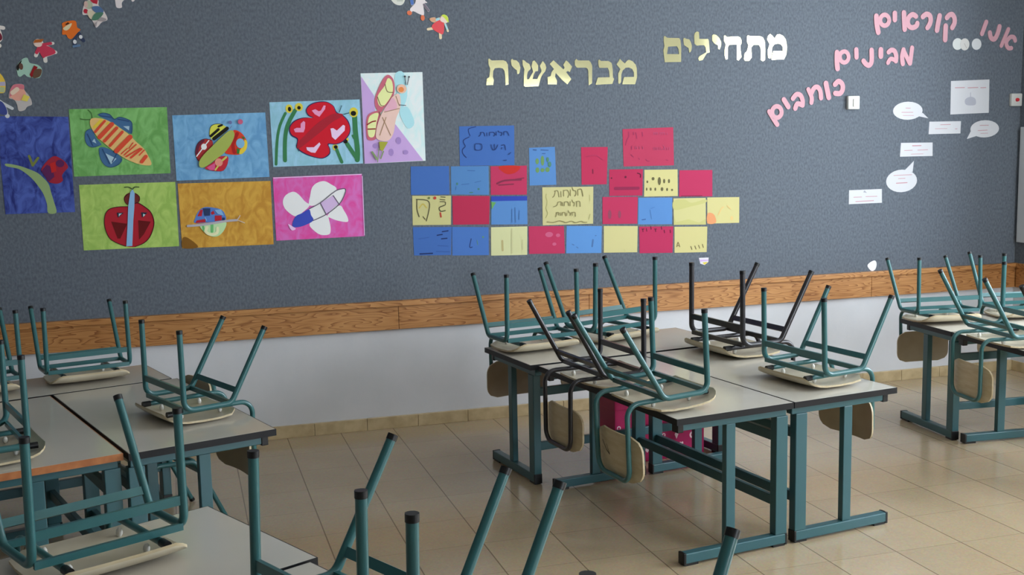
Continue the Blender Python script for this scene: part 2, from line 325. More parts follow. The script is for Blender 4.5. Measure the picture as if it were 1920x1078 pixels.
# ------------------------------------------------------------------ chairs, modelled upside down: z = 0 is the desk top, +y the backrest side
def make_chair(mat):
    r = empty('school_chair')
    # seat
    prof = [(-.182, .047), (-.177, .038), (-.168, .028), (-.152, .018), (-.128, .010), (-.09, .004), (-.02, .001), (.05, .002), (.10, .008), (.136, .018)]
    bm = bmesh.new(); nx = 14; hw = .192; rc = .05; th = .0085
    lo, hi = [], []
    for (y, z) in prof:
        d = min(y-prof[0][0], prof[-1][0]-y); w = hw if d >= rc else hw-rc+math.sqrt(max(0, rc*rc-(rc-d)**2))
        rowl, rowh = [], []
        for i in range(nx+1):
            x = -w+2*w*i/nx; zz = z+.006*(abs(x)/hw)**3
            rowl.append(bm.verts.new((x, y, zz))); rowh.append(bm.verts.new((x, y, zz+th)))
        lo.append(rowl); hi.append(rowh)
    for j in range(len(prof)-1):
        for i in range(nx):
            bm.faces.new((lo[j][i], lo[j+1][i], lo[j+1][i+1], lo[j][i+1])); bm.faces.new((hi[j][i], hi[j][i+1], hi[j+1][i+1], hi[j+1][i]))
        for k in (0, nx): bm.faces.new((lo[j][k], hi[j][k], hi[j+1][k], lo[j+1][k]))
    for j in (0, len(prof)-1):
        for i in range(nx): bm.faces.new((lo[j][i], lo[j][i+1], hi[j][i+1], hi[j][i]))
    for f in bm.faces: f.material_index = 1
    for f in bm.faces:
        f.normal_update()
        if len({vv.co.z for vv in f.verts}) and abs(f.normal.z) > .35: f.material_index = 0
    st = obj('seat', bm, [SEATM, PLY], r, True)
    for sx_ in (-1, 1):
        for y in (-.085, .085):
            bm = bmesh.new(); bmesh.ops.create_uvsphere(bm, u_segments=10, v_segments=6, radius=.0095)
            for vv in bm.verts: vv.co = Vector((sx_*.104+vv.co.x, y+vv.co.y, .027+vv.co.z*1.5))
            obj('rivet', bm, KNOB, st, True)
    # leg frames: front leg, seat rail and rear leg in one bent tube
    for s_ in (-1, 1):
        F0, F1, R1_, R0 = Vector((s_*.2, -.112, .397)), Vector((s_*.203, -.112, .068)), Vector((s_*.203, .093, .068)), Vector((s_*.2, .263, .369))
        bm = bmesh.new(); tube(bm, fillet([F0, F1, R1_, R0], .042, 6), .0118, 12); fr = obj('leg_frame', bm, mat, r, True)
        for tip, nxt in ((F0, F1), (R0, R1_)):
            d = (nxt-tip).normalized(); bm = bmesh.new()
            tube(bm, [tip-d*.004, tip-d*.001, tip+d*.011], .0130, 12)
            obj('foot_cap', bm, RUBBER, fr, True)
    # cross bars
    def cb(y, z, w, h, dy=0.0):
        bm = bmesh.new(); bar(bm, (-.1985, y, z), (.1985, y, z), w, h, (0, dy, 1)); obj('crossbar', bm, mat, r)
    cb(-.112, .146, .011, .026); cb(.121, .118, .011, .024, .57); cb(-.108, .070, .012, .020); cb(.090, .070, .012, .020)
    # tube that carries the backrest
    bm = bmesh.new()
    p = [(-.130, -.15, .0465), (-.130, .222, .0465), (-.126, .222, -.275), (.126, .222, -.275), (.130, .222, .0465), (.130, -.15, .0465)]
    tube(bm, fillet(p, .055, 7), .0105, 12); bt = obj('back_tube', bm, mat, r, True)
    for s_ in (-1, 1):
        bm = bmesh.new(); tube(bm, [(s_*.130, -.158, .0465), (s_*.130, -.124, .0465)], .0123, 12); obj('tube_plug', bm, RUBBER, bt, True)
    # backrest plate
    bm = bmesh.new(); nx, nz = 14, 12; A, B = [], []; hw, z0, z1, rc = .174, -.284, -.092, .064
    for j in range(nz+1):
        z = z0+(z1-z0)*j/nz; d = min(z-z0, z1-z); w = hw if d >= rc else hw-rc+math.sqrt(max(0, rc*rc-(rc-d)**2))
        ra, rb = [], []
        for i in range(nx+1):
            x = -w+2*w*i/nx; y = .2365-.024*(x/hw)**2
            y -= .026; ra.append(bm.verts.new((x, y, z))); rb.append(bm.verts.new((x, y-.0085, z)))
        A.append(ra); B.append(rb)
    for j in range(nz):
        for i in range(nx):
            bm.faces.new((A[j][i], A[j][i+1], A[j+1][i+1], A[j+1][i])); bm.faces.new((B[j][i], B[j+1][i], B[j+1][i+1], B[j][i+1])).material_index = 1
        for k in (0, nx): bm.faces.new((A[j][k], A[j+1][k], B[j+1][k], B[j][k]))
    for j in (0, nz):
        for i in range(nx): bm.faces.new((A[j][i], B[j][i], B[j][i+1], A[j][i+1]))
    obj('backrest', bm, [PLY, BACKM], r, True)
    return r
CT, CK = make_chair(TEAL), make_chair(BLACKM)
GCH = 'school chairs turned upside down on the desks'
CHAIRS = [
 # x, y, turn, size, tilt, black, label
 (1.1800, -.9679, .1932, 1.025, -.005, 0, 'teal upturned chair on the far desk of the middle cluster, left of the pair'),
 (1.668, -.845, .3612, 1.087, .0136, 0, 'teal upturned chair on the far desk of the middle cluster, right of the pair'),
 (1.208, -1.867, 1.697, .969, .003, 1, 'black upturned chair on the left side of the middle cluster, behind the teal one'),
 (1.273, -2.339, 1.707, .988, -.045, 0, 'teal upturned chair on the nearest desk of the middle cluster'),
 (2.104, -1.464, -1.444, 1.094, .004, 1, 'black upturned chair on the right hand desk of the middle cluster'),
 (2.091, -2.194, -1.422, .992, .026, 0, 'teal upturned chair on the right hand desk, in front of the black one'),
 (3.5993, -1.0989, -.1174, .938, -.034, 0, 'teal upturned chair on the far desk of the right cluster, left of the pair'),
 (3.460, -1.7977, 1.452, .981, -.003, 0, 'teal upturned chair on the near desk of the right cluster'),
 (4.15, -1.13, -.15, .96, 0, 0, 'teal upturned chair on the far right desk, cut by the picture edge'),
 (3.39, -2.46, 1.48, .98, 0, 1, 'upturned chair with one dark leg tip showing at the right picture edge'),
 (-1.022, -.902, .272, .907, -.019, 0, 'teal upturned chair on the far desk of the left cluster, right of the pair'),
 (-1.488, -1.048, .332, .92, -.01, 0, 'teal upturned chair on the far desk of the left cluster, at the picture edge'),
 (-.557, -1.823, -1.174, .949, .001, 0, 'teal upturned chair on the black edged desk of the left cluster'),
 (-1.261, -2.206, 1.875, .95, 0, 0, 'teal upturned chair on the brown edged desk, cut by the left picture edge'),
 (-.819, -3.409, .463, .981, .012, 0, 'closest whole upturned chair at the bottom left, its seat lip toward us'),
 (-.252, -4.123, -1.114, 1.011, -.026, 0, 'upturned chair at the bottom edge, left of two, only its four legs showing'),
 (.002, -4.664, -1.082, 1.035, -.012, 0, 'upturned chair at the bottom edge, right of two, leg tips showing'),
]
first = {0: True, 1: True}
for (x, y, t, sc, ph, blk, lab) in CHAIRS:
    src = CK if blk else CT
    c = src if first[blk] else copy_tree(src); first[blk] = False
    c.location = (x, y, HT+.0008+abs(ph)*.12); c.rotation_euler = (ph, 0, t); c.scale = (sc, sc, sc)
    tag(c, lab, 'chair', GCH)
    if lab.startswith('teal upturned chair on the nearest desk'):      # a pen scribble on the back of its backrest
        bm = bmesh.new(); P_ = [(.125, -.155), (.105, -.17), (.08, -.188), (.05, -.2), (.068, -.178), (.078, -.162)]
        for (xa, za), (xb, zb) in zip(P_, P_[1:]):
            ya, yb = (.2365-.026-.024*(x_/.174)**2+.0008 for x_ in (xa, xb)); w_ = .003
            bm.faces.new([bm.verts.new(p_) for p_ in ((xa, ya, za-w_), (xb, yb, zb-w_), (xb, yb, zb+w_), (xa, ya, za+w_))])
        obj('pen_scribble', bm, plain('pen_ink', (60, 48, 40), .6, .3), c)
# one chair stands on the floor, pushed under the left cluster
c = copy_tree(CT); sc = .96; tilt = math.atan2(.397-.369, .375)
M_ = Matrix.Rotation(-1.17, 4, 'Z') @ Matrix.Rotation(PI, 4, 'Y') @ Matrix.Rotation(tilt, 4, 'X')
tipz = min((M_ @ Vector(p)).z for p in ((.2, -.112, .403), (.2, .266, .375)))*sc
c.matrix_world = Matrix.Translation((-.706, -1.283, -tipz+.001)) @ M_ @ Matrix.Scale(sc, 4)
tag(c, 'teal chair standing upright on the floor, pushed under the left cluster', 'chair'); 
if 'group' in c: del c['group']

# ------------------------------------------------------------------ pink box under the desks
def pink_box():
    r = empty('storage_box', (1.80, -1.05, 0), (0, 0, .12)); pk = plain('pink_card', (196, 34, 96), .45, .4, noise=((170, 24, 88), 5, (1, 1, 1)))
    dk = plain('pale_doodle', (240, 208, 214), .5, .4)
    w, d, h, t = .272, .125, .34, .006
    bm = bmesh.new()
    box(bm, -w, w, -d, -d+t, .001, h); box(bm, -w, w, d-t, d, .001, h); box(bm, -w, -w+t, -d+t, d-t, .001, h); box(bm, w-t, w, -d+t, d-t, .001, h); box(bm, -w+t, w-t, -d+t, d-t, .001, .008)
    rnd = random.Random(4)
    spots = [(-.2, .25), (-.12, .16), (-.05, .24), (.0, .27), (.02, .13), (.09, .2), (.14, .26), (.2, .11), (.235, .2), (.13, .07), (-.2, .09), (.22, .285), (-.08, .06), (-.25, .2), (-.245, .12), (-.16, .29), (-.16, .1), (.05, .06), (.17, .16), (.06, .29), (-.02, .19), (.245, .26), (.215, .05), (.1, .125)]
    for i, (x, z) in enumerate(spots):          # pale hearts, rings and diamonds printed on the front
        k = i % 3; s_ = rnd.uniform(.011, .021)
        if k == 0: pts = [(0, -1), (.9, 0), (.9, .6), (.45, .9), (0, .5), (-.45, .9), (-.9, .6), (-.9, 0)]
        elif k == 1: pts = [(math.cos(a*PI/6), math.sin(a*PI/6)) for a in range(12)]
        else: pts = [(0, -1.3), (.6, 0), (0, 1.3), (-.6, 0)]
        if k == 1:
            vo = [bm.verts.new((x+s_*a, -d-.0006, z+s_*b)) for a, b in pts]; vi = [bm.verts.new((x+s_*.5*a, -d-.0006, z+s_*.5*b)) for a, b in pts]
            for j in range(12): bm.faces.new((vo[j], vo[(j+1) % 12], vi[(j+1) % 12], vi[j])).material_index = 1
        else: bm.faces.new([bm.verts.new((x+s_*a, -d-.0006, z+s_*b)) for a, b in pts]).material_index = 1
    obj('box_body', bm, [pk, dk], r)
    bm = bmesh.new(); box(bm, -w-.006, w+.006, -d-.006, d+.006, h-.045, h+.006, .003); obj('lid', bm, pk, r)
    tag(r, 'pink box with pale doodles on the floor under the middle cluster', 'box')
pink_box()

# ------------------------------------------------------------------ switches on the wall
def wall_box(name, x0, x1, z0, z1, label, cat, dot):
    r = empty(name, ((x0+x1)/2, 0, (z0+z1)/2)); hw, hh = (x1-x0)/2, (z1-z0)/2
    bm = bmesh.new(); box(bm, -hw, hw, -.028, -.001, -hh, hh, .006); obj('housing', bm, plain('switch_plastic', (206, 207, 202), .35, .5), r, True)
    bm = bmesh.new()
    if dot:
        bmesh.ops.create_cone(bm, cap_ends=True, segments=20, radius1=.013, radius2=.011, depth=.012)
        bmesh.ops.rotate(bm, verts=bm.verts, matrix=Matrix.Rotation(PI/2, 3, 'X'))
        bmesh.ops.translate(bm, verts=bm.verts, vec=(0, -.034, 0)); b_ = obj('push_button', bm, plain('red_plastic', (214, 52, 62), .35, .5), r, True); b_['label'] = 'round red push button'
    else:
        box(bm, -hw*.2, hw*.55, -.034, -.0275, -hh*.6, hh*.55, .003); obj('rocker', bm, KNOB, r, True)
    tag(r, label, cat)
wall_box('light_switch', 3.685, 3.773, 1.855, 1.943, 'white wall switch right of the slanting lowest pink word', 'switch', False)
wall_box('alarm_button', 4.979, 5.068, 1.863, 1.950, 'white wall button with a red centre near the right corner', 'switch', True)

# ------------------------------------------------------------------ paper, paint, foil and foam on the felt wall (mm on the wall: x, z pairs)
ART = [
{'n': 'painting','l': 'deep blue painting of a red flower on a green branch,at far left','c': 'painting','b': [('P',[-1445,1876,-1093,1868,-1092,1359,-1438,1360])],'k': (66,86,166),'t': 1,'g': "children's paintings on the felt wall",'k2': (32,42,112),'y': [((130,155,100),[('M',[-1416,1627,-1359,1616,-1310,1597,-1265,1574,-1235,1543,-1214,1512,-1205,1467,-1194,1416,-1186,1360,-1227,1359,-1230,1407,-1243,1458,-1261,1494,-1291,1540,-1325,1575,-1360,1599,-1415,1613])]),((110,120,55),[('S',12.7,[-1286,1614,-1300,1664]),('S',12.7,[-1286,1614,-1257,1653])]),((150,28,48),[('M',[-1246,1588,-1225,1623,-1195,1652,-1171,1661,-1143,1646,-1121,1625,-1111,1600,-1129,1580,-1145,1556,-1142,1530,-1171,1514,-1213,1525,-1229,1558])]),((84,28,78),[('P',[-1246,1583,-1216,1617,-1189,1602,-1183,1552,-1213,1525]),('E',[-1150,1621,21,20])]),((185,28,28),[('P',[-1201,1622,-1173,1631,-1171,1581,-1195,1572])])]},
{'n': 'painting','l': 'green painting of a slanted orange and red striped bug with blue wings','c': 'painting','b': [('P',[-1087,1908,-586,1914,-587,1554,-1084,1549])],'k': (116,176,98),'t': 1,'g': "children's paintings on the felt wall",'k2': (92,150,74),'y': [((58,98,140),[('M',[-942,1875,-918,1886,-883,1878,-860,1852,-835,1863,-793,1851,-771,1828,-777,1773,-815,1792,-859,1826,-906,1852]),('M',[-987,1802,-1009,1788,-1016,1751,-1006,1717,-979,1704,-947,1712,-936,1720,-962,1757,-970,1787]),('M',[-948,1698,-947,1653,-929,1611,-894,1594,-851,1610,-835,1639,-868,1674,-916,1701])]),((150,180,195),[('P',[-818,1814,-786,1814,-790,1791]),('P',[-918,1671,-863,1640,-893,1611]),('P',[-981,1735,-969,1750,-960,1724])]),((40,70,115),[('S',5.6,[-933,1871,-877,1863]),('S',5.8,[-843,1852,-787,1840]),('S',4.9,[-1002,1776,-979,1713]),('S',5.1,[-931,1693,-900,1614]),('S',5.1,[-854,1677,-886,1622])]),((70,110,55),[('S',4.2,[-972,1859,-976,1887,-991,1903]),('S',5.8,[-980,1852,-1011,1852,-1032,1856])]),((240,170,100),[('M',[-972,1859,-920,1855,-879,1837,-838,1807,-791,1769,-758,1731,-720,1693,-698,1651,-686,1602,-747,1607,-817,1639,-868,1677,-915,1719,-951,1757,-976,1798,-986,1835])]),((225,185,45),[('S',14.5,[-928,1847,-965,1811]),('S',8.7,[-893,1834,-901,1827])]),((40,72,104),[('S',2.9,[-942,1875,-918,1886,-883,1878,-860,1852,-835,1863,-793,1851,-771,1828,-777,1773]),('S',2.9,[-987,1802,-1009,1788,-1016,1751,-1006,1717,-979,1704,-947,1712]),('S',2.9,[-948,1698,-947,1653,-929,1611,-894,1594,-851,1610,-835,1639])]),((208,66,40),[('S',5.3,[-803,1695,-837,1665]),('S',5.1,[-772,1724,-796,1694]),('S',12.3,[-910,1843,-962,1785]),('S',21.8,[-874,1826,-942,1757]),('S',15.8,[-851,1805,-918,1736]),('S',14.5,[-824,1783,-891,1711]),('S',24.4,[-785,1756,-861,1681]),('S',6.5,[-757,1714,-822,1659]),('S',8.0,[-738,1693,-813,1650]),('S',10.9,[-731,1689,-788,1644]),('S',18.1,[-710,1649,-734,1620]),('S',5.8,[-717,1683,-744,1656])])]},
{'n': 'painting','l': 'lime green painting of a round red beetle split by a blue stripe','c': 'painting','b': [('P',[-1063,1504,-565,1506,-565,1149,-1062,1149])],'k': (160,190,92),'t': 1,'g': "children's paintings on the felt wall",'k2': (136,172,74),'y': [((110,38,34),[('E',[-797,1420,42,35])]),((165,24,38),[('M',[-821,1380,-867,1379,-911,1371,-937,1346,-947,1301,-943,1256,-925,1209,-887,1181,-845,1162,-799,1156,-750,1175,-716,1208,-694,1260,-690,1302,-704,1345,-731,1373,-766,1397,-784,1393])]),((98,12,14),[('P',[-912,1300,-830,1285,-871,1205,-885,1206]),('P',[-772,1302,-707,1292,-747,1224,-774,1195])]),((46,14,18),[('S',3.3,[-821,1379,-867,1379,-911,1371,-937,1346,-947,1301,-943,1256,-925,1209,-887,1181,-845,1162]),('S',3.4,[-798,1157,-750,1175,-716,1208,-694,1260,-690,1302,-704,1345,-731,1373,-766,1397,-783,1393]),('S',2.9,[-811,1449,-834,1429,-834,1403,-820,1388]),('S',2.9,[-777,1450,-757,1430,-761,1408])]),((32,42,60),[('P',[-880,1348,-844,1346,-875,1320]),('P',[-754,1345,-721,1342,-750,1315])]),((168,190,196),[('P',[-870,1342,-854,1343,-871,1327]),('P',[-744,1337,-732,1331,-745,1320])]),((120,164,204),[('P',[-803,1458,-790,1473,-781,1450,-787,1378,-797,1303,-811,1162,-842,1162,-830,1266,-819,1380])]),((60,80,45),[('S',5.1,[-793,1473,-811,1485,-832,1484]),('S',5.1,[-790,1473,-778,1484,-757,1483])])]},
{'n': 'painting','l': 'sky blue painting of an olive bodied bee with red and striped wings','c': 'painting','b': [('P',[-561,1869,-60,1879,-54,1519,-558,1512])],'k': (108,162,200),'t': 1,'g': "children's paintings on the felt wall",'k2': (84,138,184),'y': [((200,200,66),[('M',[-368,1778,-359,1805,-336,1818,-306,1819,-284,1807,-267,1792,-302,1758,-348,1732,-366,1748])]),((24,22,16),[('S',14.3,[-362,1753,-319,1789]),('S',19.5,[-346,1738,-272,1794]),('S',11.3,[-318,1805,-299,1813])]),((165,42,42),[('M',[-356,1728,-385,1738,-411,1733,-435,1711,-448,1673,-446,1639,-432,1616,-397,1653,-358,1686])]),((52,24,30),[('S',2.6,[-356,1728,-385,1738,-411,1733,-435,1711,-448,1673,-446,1639,-432,1616]),('S',2.6,[-369,1752,-368,1778,-359,1805,-336,1818,-306,1819]),('S',2.6,[-278,1635,-280,1600,-305,1562,-346,1560,-390,1569])]),((100,28,50),[('S',15.0,[-404,1729,-431,1703,-443,1662])]),((220,210,212),[('E',[-402,1695,15,17]),('S',6.0,[-374,1729,-402,1695,-444,1643])]),((205,50,28),[('M',[-241,1780,-218,1781,-193,1764,-175,1737,-167,1709,-179,1671,-210,1649,-248,1648,-289,1658,-283,1693,-251,1734])]),((165,24,22),[('S',18.8,[-219,1764,-245,1707,-240,1661])]),((225,185,45),[('M',[-181,1729,-167,1717,-173,1679,-197,1652,-215,1653,-207,1676,-185,1698])]),((38,116,44),[('P',[-197,1750,-176,1740,-187,1731]),('P',[-225,1684,-209,1676,-214,1653,-226,1653])]),((110,162,198),[('E',[-205,1710,23,27])]),((185,34,48),[('M',[-331,1636,-278,1639,-280,1600,-305,1562,-346,1560,-390,1569,-401,1580,-355,1610])]),((205,72,126),[('P',[-393,1580,-347,1606,-350,1564,-379,1566])]),((228,130,112),[('E',[-327,1607,21,22])]),((190,180,80),[('S',10.5,[-286,1635,-307,1618]),('S',8.7,[-333,1586,-348,1566])]),((150,165,72),[('M',[-241,1780,-235,1753,-256,1707,-292,1662,-347,1621,-401,1584,-430,1585,-431,1616,-404,1653,-357,1698,-302,1750,-263,1780])]),((185,80,112),[('E',[-199,1829,14,14])]),((92,100,150),[('E',[-254,1826,9,10]),('S',3.1,[-247,1807,-259,1792])])]},
{'n': 'painting','l': 'mustard yellow painting of a small patchwork bug on a grey twig','c': 'painting','b': [('P',[-553,1496,-49,1496,-49,1136,-549,1136])],'k': (198,150,54),'t': 1,'g': "children's paintings on the felt wall",'k2': (178,124,38),'y': [((122,80,18),[('M',[-544,1192,-516,1194,-463,1140,-545,1138])]),((72,112,184),[('M',[-473,1274,-469,1305,-448,1342,-414,1361,-362,1355,-325,1342,-308,1314,-311,1283,-389,1276])]),((172,26,42),[('P',[-471,1274,-463,1289,-418,1295,-415,1277]),('P',[-364,1312,-327,1311,-328,1284,-366,1281]),('P',[-458,1312,-441,1346,-426,1349,-435,1311]),('P',[-386,1329,-370,1340,-364,1322,-379,1317])]),((36,52,92),[('P',[-427,1355,-386,1354,-390,1313,-420,1312]),('P',[-325,1299,-310,1299,-311,1283,-326,1284])]),((112,160,204),[('P',[-363,1343,-329,1346,-315,1310,-349,1321]),('S',5.3,[-410,1287,-417,1303])]),((172,206,150),[('M',[-446,1261,-374,1270,-306,1275,-316,1232,-348,1199,-385,1196,-422,1218])]),((92,172,98),[('S',15.0,[-382,1262,-384,1224]),('S',11.6,[-431,1257,-428,1233])]),((214,214,162),[('S',15.8,[-409,1248,-418,1225,-392,1207,-358,1215,-353,1242])]),((160,156,164),[('S',12.4,[-512,1260,-427,1264,-306,1279,-245,1282])]),((182,165,150),[('S',5.3,[-245,1280,-227,1307]),('S',4.7,[-237,1280,-204,1265])])]},
{'n': 'painting','l': 'pink painting of a white winged insect with a blue tipped body','c': 'painting','b': [('P',[-36,1516,471,1522,473,1160,-33,1156])],'k': (205,60,142),'t': 1,'g': "children's paintings on the felt wall",'k2': (196,92,168),'y': [((216,216,218),[('M',[163,1350,170,1410,183,1453,212,1478,252,1486,287,1469,321,1433,235,1364]),('M',[163,1350,137,1375,103,1416,73,1431,33,1414,14,1379,22,1340,52,1307,86,1290,122,1312]),('M',[158,1239,183,1270,256,1291,274,1247,278,1206,267,1179,219,1179,181,1206]),('M',[264,1291,333,1344,360,1311,379,1271,376,1247,326,1255,287,1270])]),((222,220,222),[('P',[82,1290,162,1329,317,1429,369,1439,372,1419,334,1348,260,1295,179,1262,119,1233,68,1231,61,1247])]),((50,66,172),[('M',[82,1290,120,1308,159,1328,169,1295,180,1262,119,1233,71,1229,61,1247])]),((188,160,200),[('P',[225,1362,300,1403,330,1356,256,1295])]),((82,72,92),[('S',4.4,[162,1331,227,1364,317,1429,369,1439,368,1411,334,1352,256,1295,179,1262]),('S',4.4,[225,1362,256,1295]),('S',4.4,[300,1403,334,1348])]),((232,168,214),[('M',[37,1248,60,1235,79,1219,55,1212]),('S',5.4,[-32,1512,467,1519]),('S',4.0,[472,1508,472,1166])])]},
{'n': 'painting','l': 'pale blue painting of a red butterfly with pink hearts among sunflowers','c': 'painting','b': [('P',[-35,1935,474,1947,480,1581,-30,1574])],'k': (122,172,190),'t': 1,'g': "children's paintings on the felt wall",'k2': (136,182,206),'y': [((48,114,68),[('S',15.5,[51,1873,17,1804,-2,1719,-14,1589]),('S',21.7,[106,1888,59,1803,42,1718,37,1609]),('S',28.1,[442,1853,443,1770,451,1659,448,1603]),('S',22.4,[392,1696,445,1611]),('S',17.4,[331,1665,358,1592]),('S',11.6,[426,1742,441,1715])]),((200,184,50),[('E',[73,1898,20,24]),('E',[128,1907,22,23]),('E',[437,1874,25,28]),('E',[324,1677,16,18]),('E',[389,1721,13,15])]),((20,18,14),[('E',[75,1896,9,13]),('E',[128,1903,10,10]),('E',[435,1868,16,14]),('E',[326,1679,11,10]),('E',[383,1710,13,12])]),((40,32,80),[('M',[340,1877,323,1912,283,1936,228,1935,185,1917,166,1887,179,1857,201,1846,147,1848,96,1829,68,1791,76,1749,110,1725,104,1679,151,1642,215,1619,256,1616,291,1639,294,1668,287,1694,329,1693,372,1709,406,1745,415,1782,405,1825,377,1857])]),((196,14,34),[('M',[336,1873,321,1909,283,1932,228,1930,188,1913,170,1887,183,1860,206,1847,146,1844,99,1825,73,1791,81,1753,115,1729,109,1682,154,1646,215,1623,254,1621,286,1643,289,1670,281,1699,329,1698,368,1713,401,1748,411,1782,400,1821,374,1853])]),((160,24,40),[('M',[371,1865,366,1850,310,1819,253,1773,192,1727,123,1677,106,1682,121,1717,158,1751,215,1805,276,1847,328,1868])]),((228,130,170),[('P',[199,1887,219,1894,238,1882,250,1886,267,1915,278,1913,274,1894,240,1851,214,1866]),('P',[93,1783,109,1791,132,1790,133,1814,150,1829,159,1821,156,1786,147,1765,100,1766])]),((232,176,206),[('P',[300,1784,316,1786,336,1772,373,1804,384,1798,381,1771,325,1719,306,1737]),('P',[159,1681,178,1680,202,1680,234,1707,240,1695,208,1648,185,1651,162,1665])]),((40,78,92),[('S',3.8,[354,1875,369,1912]),('S',4.0,[379,1863,411,1871]),('S',3.1,[114,1678,115,1658])])]},
{'n': 'painting','l': 'tall painting of a winged bug on lilac and pale blue,topmost painting','c': 'painting','b': [('P',[485,2094,847,2101,850,1588,489,1579])],'k': (200,216,226),'t': 1,'g': "children's paintings on the felt wall",'k2': (182,208,218),'y': [((176,142,196),[('P',[487,2077,560,1965,562,1874,488,1834]),('P',[488,1834,562,1874,679,1801,836,1590,489,1580])]),((150,198,206),[('M',[684,2086,736,2096,753,1964,708,1882,690,1964]),('M',[703,1872,751,1902,790,1810,747,1779])]),((146,116,176),[('E',[692,1708,16,21]),('E',[647,1642,14,21]),('E',[555,1680,15,15]),('E',[732,1640,16,13])]),((184,88,106),[('M',[621,2071,647,2085,673,2061,680,2015,670,1964,615,1899,593,1872,565,1899,563,1955,593,2026]),('M',[525,1864,590,1880,581,1812,562,1723,513,1716,505,1763,507,1819])]),((205,218,140),[('M',[620,2021,642,2066,666,2046,665,1980,615,1910,584,1914,579,1965]),('M',[530,1853,579,1868,567,1813,550,1737,518,1738,515,1803])]),((112,92,70),[('S',4.1,[625,2031,636,1990,670,1985]),('S',4.1,[578,1960,594,1914,615,1909]),('S',5.3,[585,1874,593,1853])]),((136,24,36),[('S',6.7,[512,1802,539,1818,562,1823]),('S',6.7,[516,1777,558,1778])]),((214,174,162),[('M',[706,1974,710,1903,681,1832,663,1750,629,1709,573,1715,560,1752,587,1843,631,1914,669,1964])]),((205,150,168),[('M',[631,1914,669,1954,688,1893,614,1878])]),((150,118,86),[('S',4.1,[614,1873,703,1893]),('S',4.2,[602,1843,646,1740]),('S',4.2,[623,1843,583,1741]),('S',3.6,[685,1964,704,1908])]),((224,168,146),[('E',[720,2005,29,26])]),((220,124,62),[('E',[717,2001,16,15])]),((58,58,68),[('S',4.2,[745,2028,741,2073]),('S',4.2,[754,2028,765,2073]),('E',[741,2075,6,6]),('E',[765,2073,5,5]),('S',3.6,[704,1913,741,1910])]),((150,150,48),[('P',[576,1705,629,1702,595,1648,580,1659])]),((120,140,92),[('S',11.6,[535,1645,560,1605]),('S',4.6,[575,1664,564,1587]),('S',7.2,[600,1648,583,1607])])]},
{'n': 'paper_doll','l': 'paper doll with red hands and blue green dress,highest full one at left','c': 'paper doll','b': [('M',[-983,2402,-985,2422,-975,2453,-959,2474,-939,2482,-902,2480,-902,2452,-878,2424,-862,2380,-892,2364,-921,2336,-936,2367,-959,2400])],'k': (196,184,180),'t': 1,'g': 'paper dolls pinned to the felt wall','y': [((160,166,140),[('E',[-952,2454,20,22])]),((192,158,146),[('E',[-965,2456,10,18])]),((172,30,50),[('E',[-968,2421,11,12]),('P',[-944,2480,-904,2480,-909,2458,-930,2464])]),((190,176,150),[('M',[-957,2425,-925,2421,-921,2408,-943,2379,-959,2402])]),((70,98,138),[('M',[-934,2444,-901,2447,-880,2427,-884,2414,-916,2413,-932,2428])]),((70,112,90),[('M',[-921,2411,-881,2414,-895,2390,-916,2375,-941,2377])]),((146,136,136),[('M',[-895,2390,-866,2380,-884,2368,-911,2371,-921,2341,-929,2351,-911,2372])])]},
{'n': 'paper_doll','l': 'orange hooded paper doll with navy legs','c': 'paper doll','b': [('M',[-1089,2357,-1059,2369,-1022,2369,-1017,2337,-1001,2325,-1019,2306,-1046,2277,-1065,2280,-1074,2298,-1093,2299,-1089,2334]),('S',18.8,[-1027,2294,-1035,2260,-1033,2239]),('S',18.8,[-1010,2304,-999,2281,-990,2268])],'k': (46,56,84),'t': 1,'g': 'paper dolls pinned to the felt wall','y': [((212,98,24),[('M',[-1089,2357,-1059,2369,-1022,2369,-1017,2337,-1001,2325,-1019,2306,-1046,2277,-1065,2280,-1074,2298,-1093,2299,-1089,2334])]),((205,188,146),[('M',[-1086,2332,-1043,2358,-1052,2334,-1072,2319])]),((70,40,20),[('P',[-1074,2352,-1060,2363,-1053,2355,-1070,2347])]),((198,198,198),[('E',[-1033,2261,9,11]),('E',[-1002,2287,9,10])]),((82,110,142),[('S',11.8,[-1041,2237,-1011,2242])])]},
{'n': 'paper_doll','l': 'red dressed paper doll with ginger hair leaning over','c': 'paper doll','b': [('M',[-1219,2235,-1179,2244,-1136,2218,-1131,2200,-1184,2179,-1192,2173,-1212,2208]),('S',15.0,[-1196,2244,-1142,2253]),('S',18.8,[-1211,2232,-1230,2189]),('E',[-1214,2254,25,21]),('S',20.0,[-1186,2188,-1185,2161]),('S',18.8,[-1143,2207,-1133,2206])],'k': (196,190,182),'t': 1,'g': 'paper dolls pinned to the felt wall','y': [((188,46,72),[('M',[-1213,2235,-1179,2241,-1141,2223,-1135,2200,-1183,2182,-1195,2176,-1210,2205]),('S',15.0,[-1196,2244,-1153,2252]),('S',17.3,[-1211,2230,-1225,2204])]),((206,180,166),[('E',[-1215,2248,20,15])]),((165,84,28),[('P',[-1238,2254,-1228,2271,-1184,2275,-1198,2257])])]},
{'n': 'paper_doll','l': 'mint green shirted paper doll with black hair and red trousers','c': 'paper doll','b': [('M',[-1326,2135,-1298,2170,-1273,2177,-1262,2151,-1225,2141,-1205,2116,-1219,2075,-1252,2073,-1280,2080,-1294,2092,-1313,2079,-1326,2090])],'k': (142,178,160),'t': 1,'g': 'paper dolls pinned to the felt wall','y': [((26,20,20),[('M',[-1327,2132,-1301,2165,-1307,2146,-1322,2110])]),((96,66,54),[('E',[-1306,2132,10,17])]),((140,20,26),[('P',[-1242,2138,-1225,2129,-1258,2073,-1267,2090])]),((96,68,50),[('M',[-1241,2114,-1207,2117,-1218,2080,-1251,2074])])]},
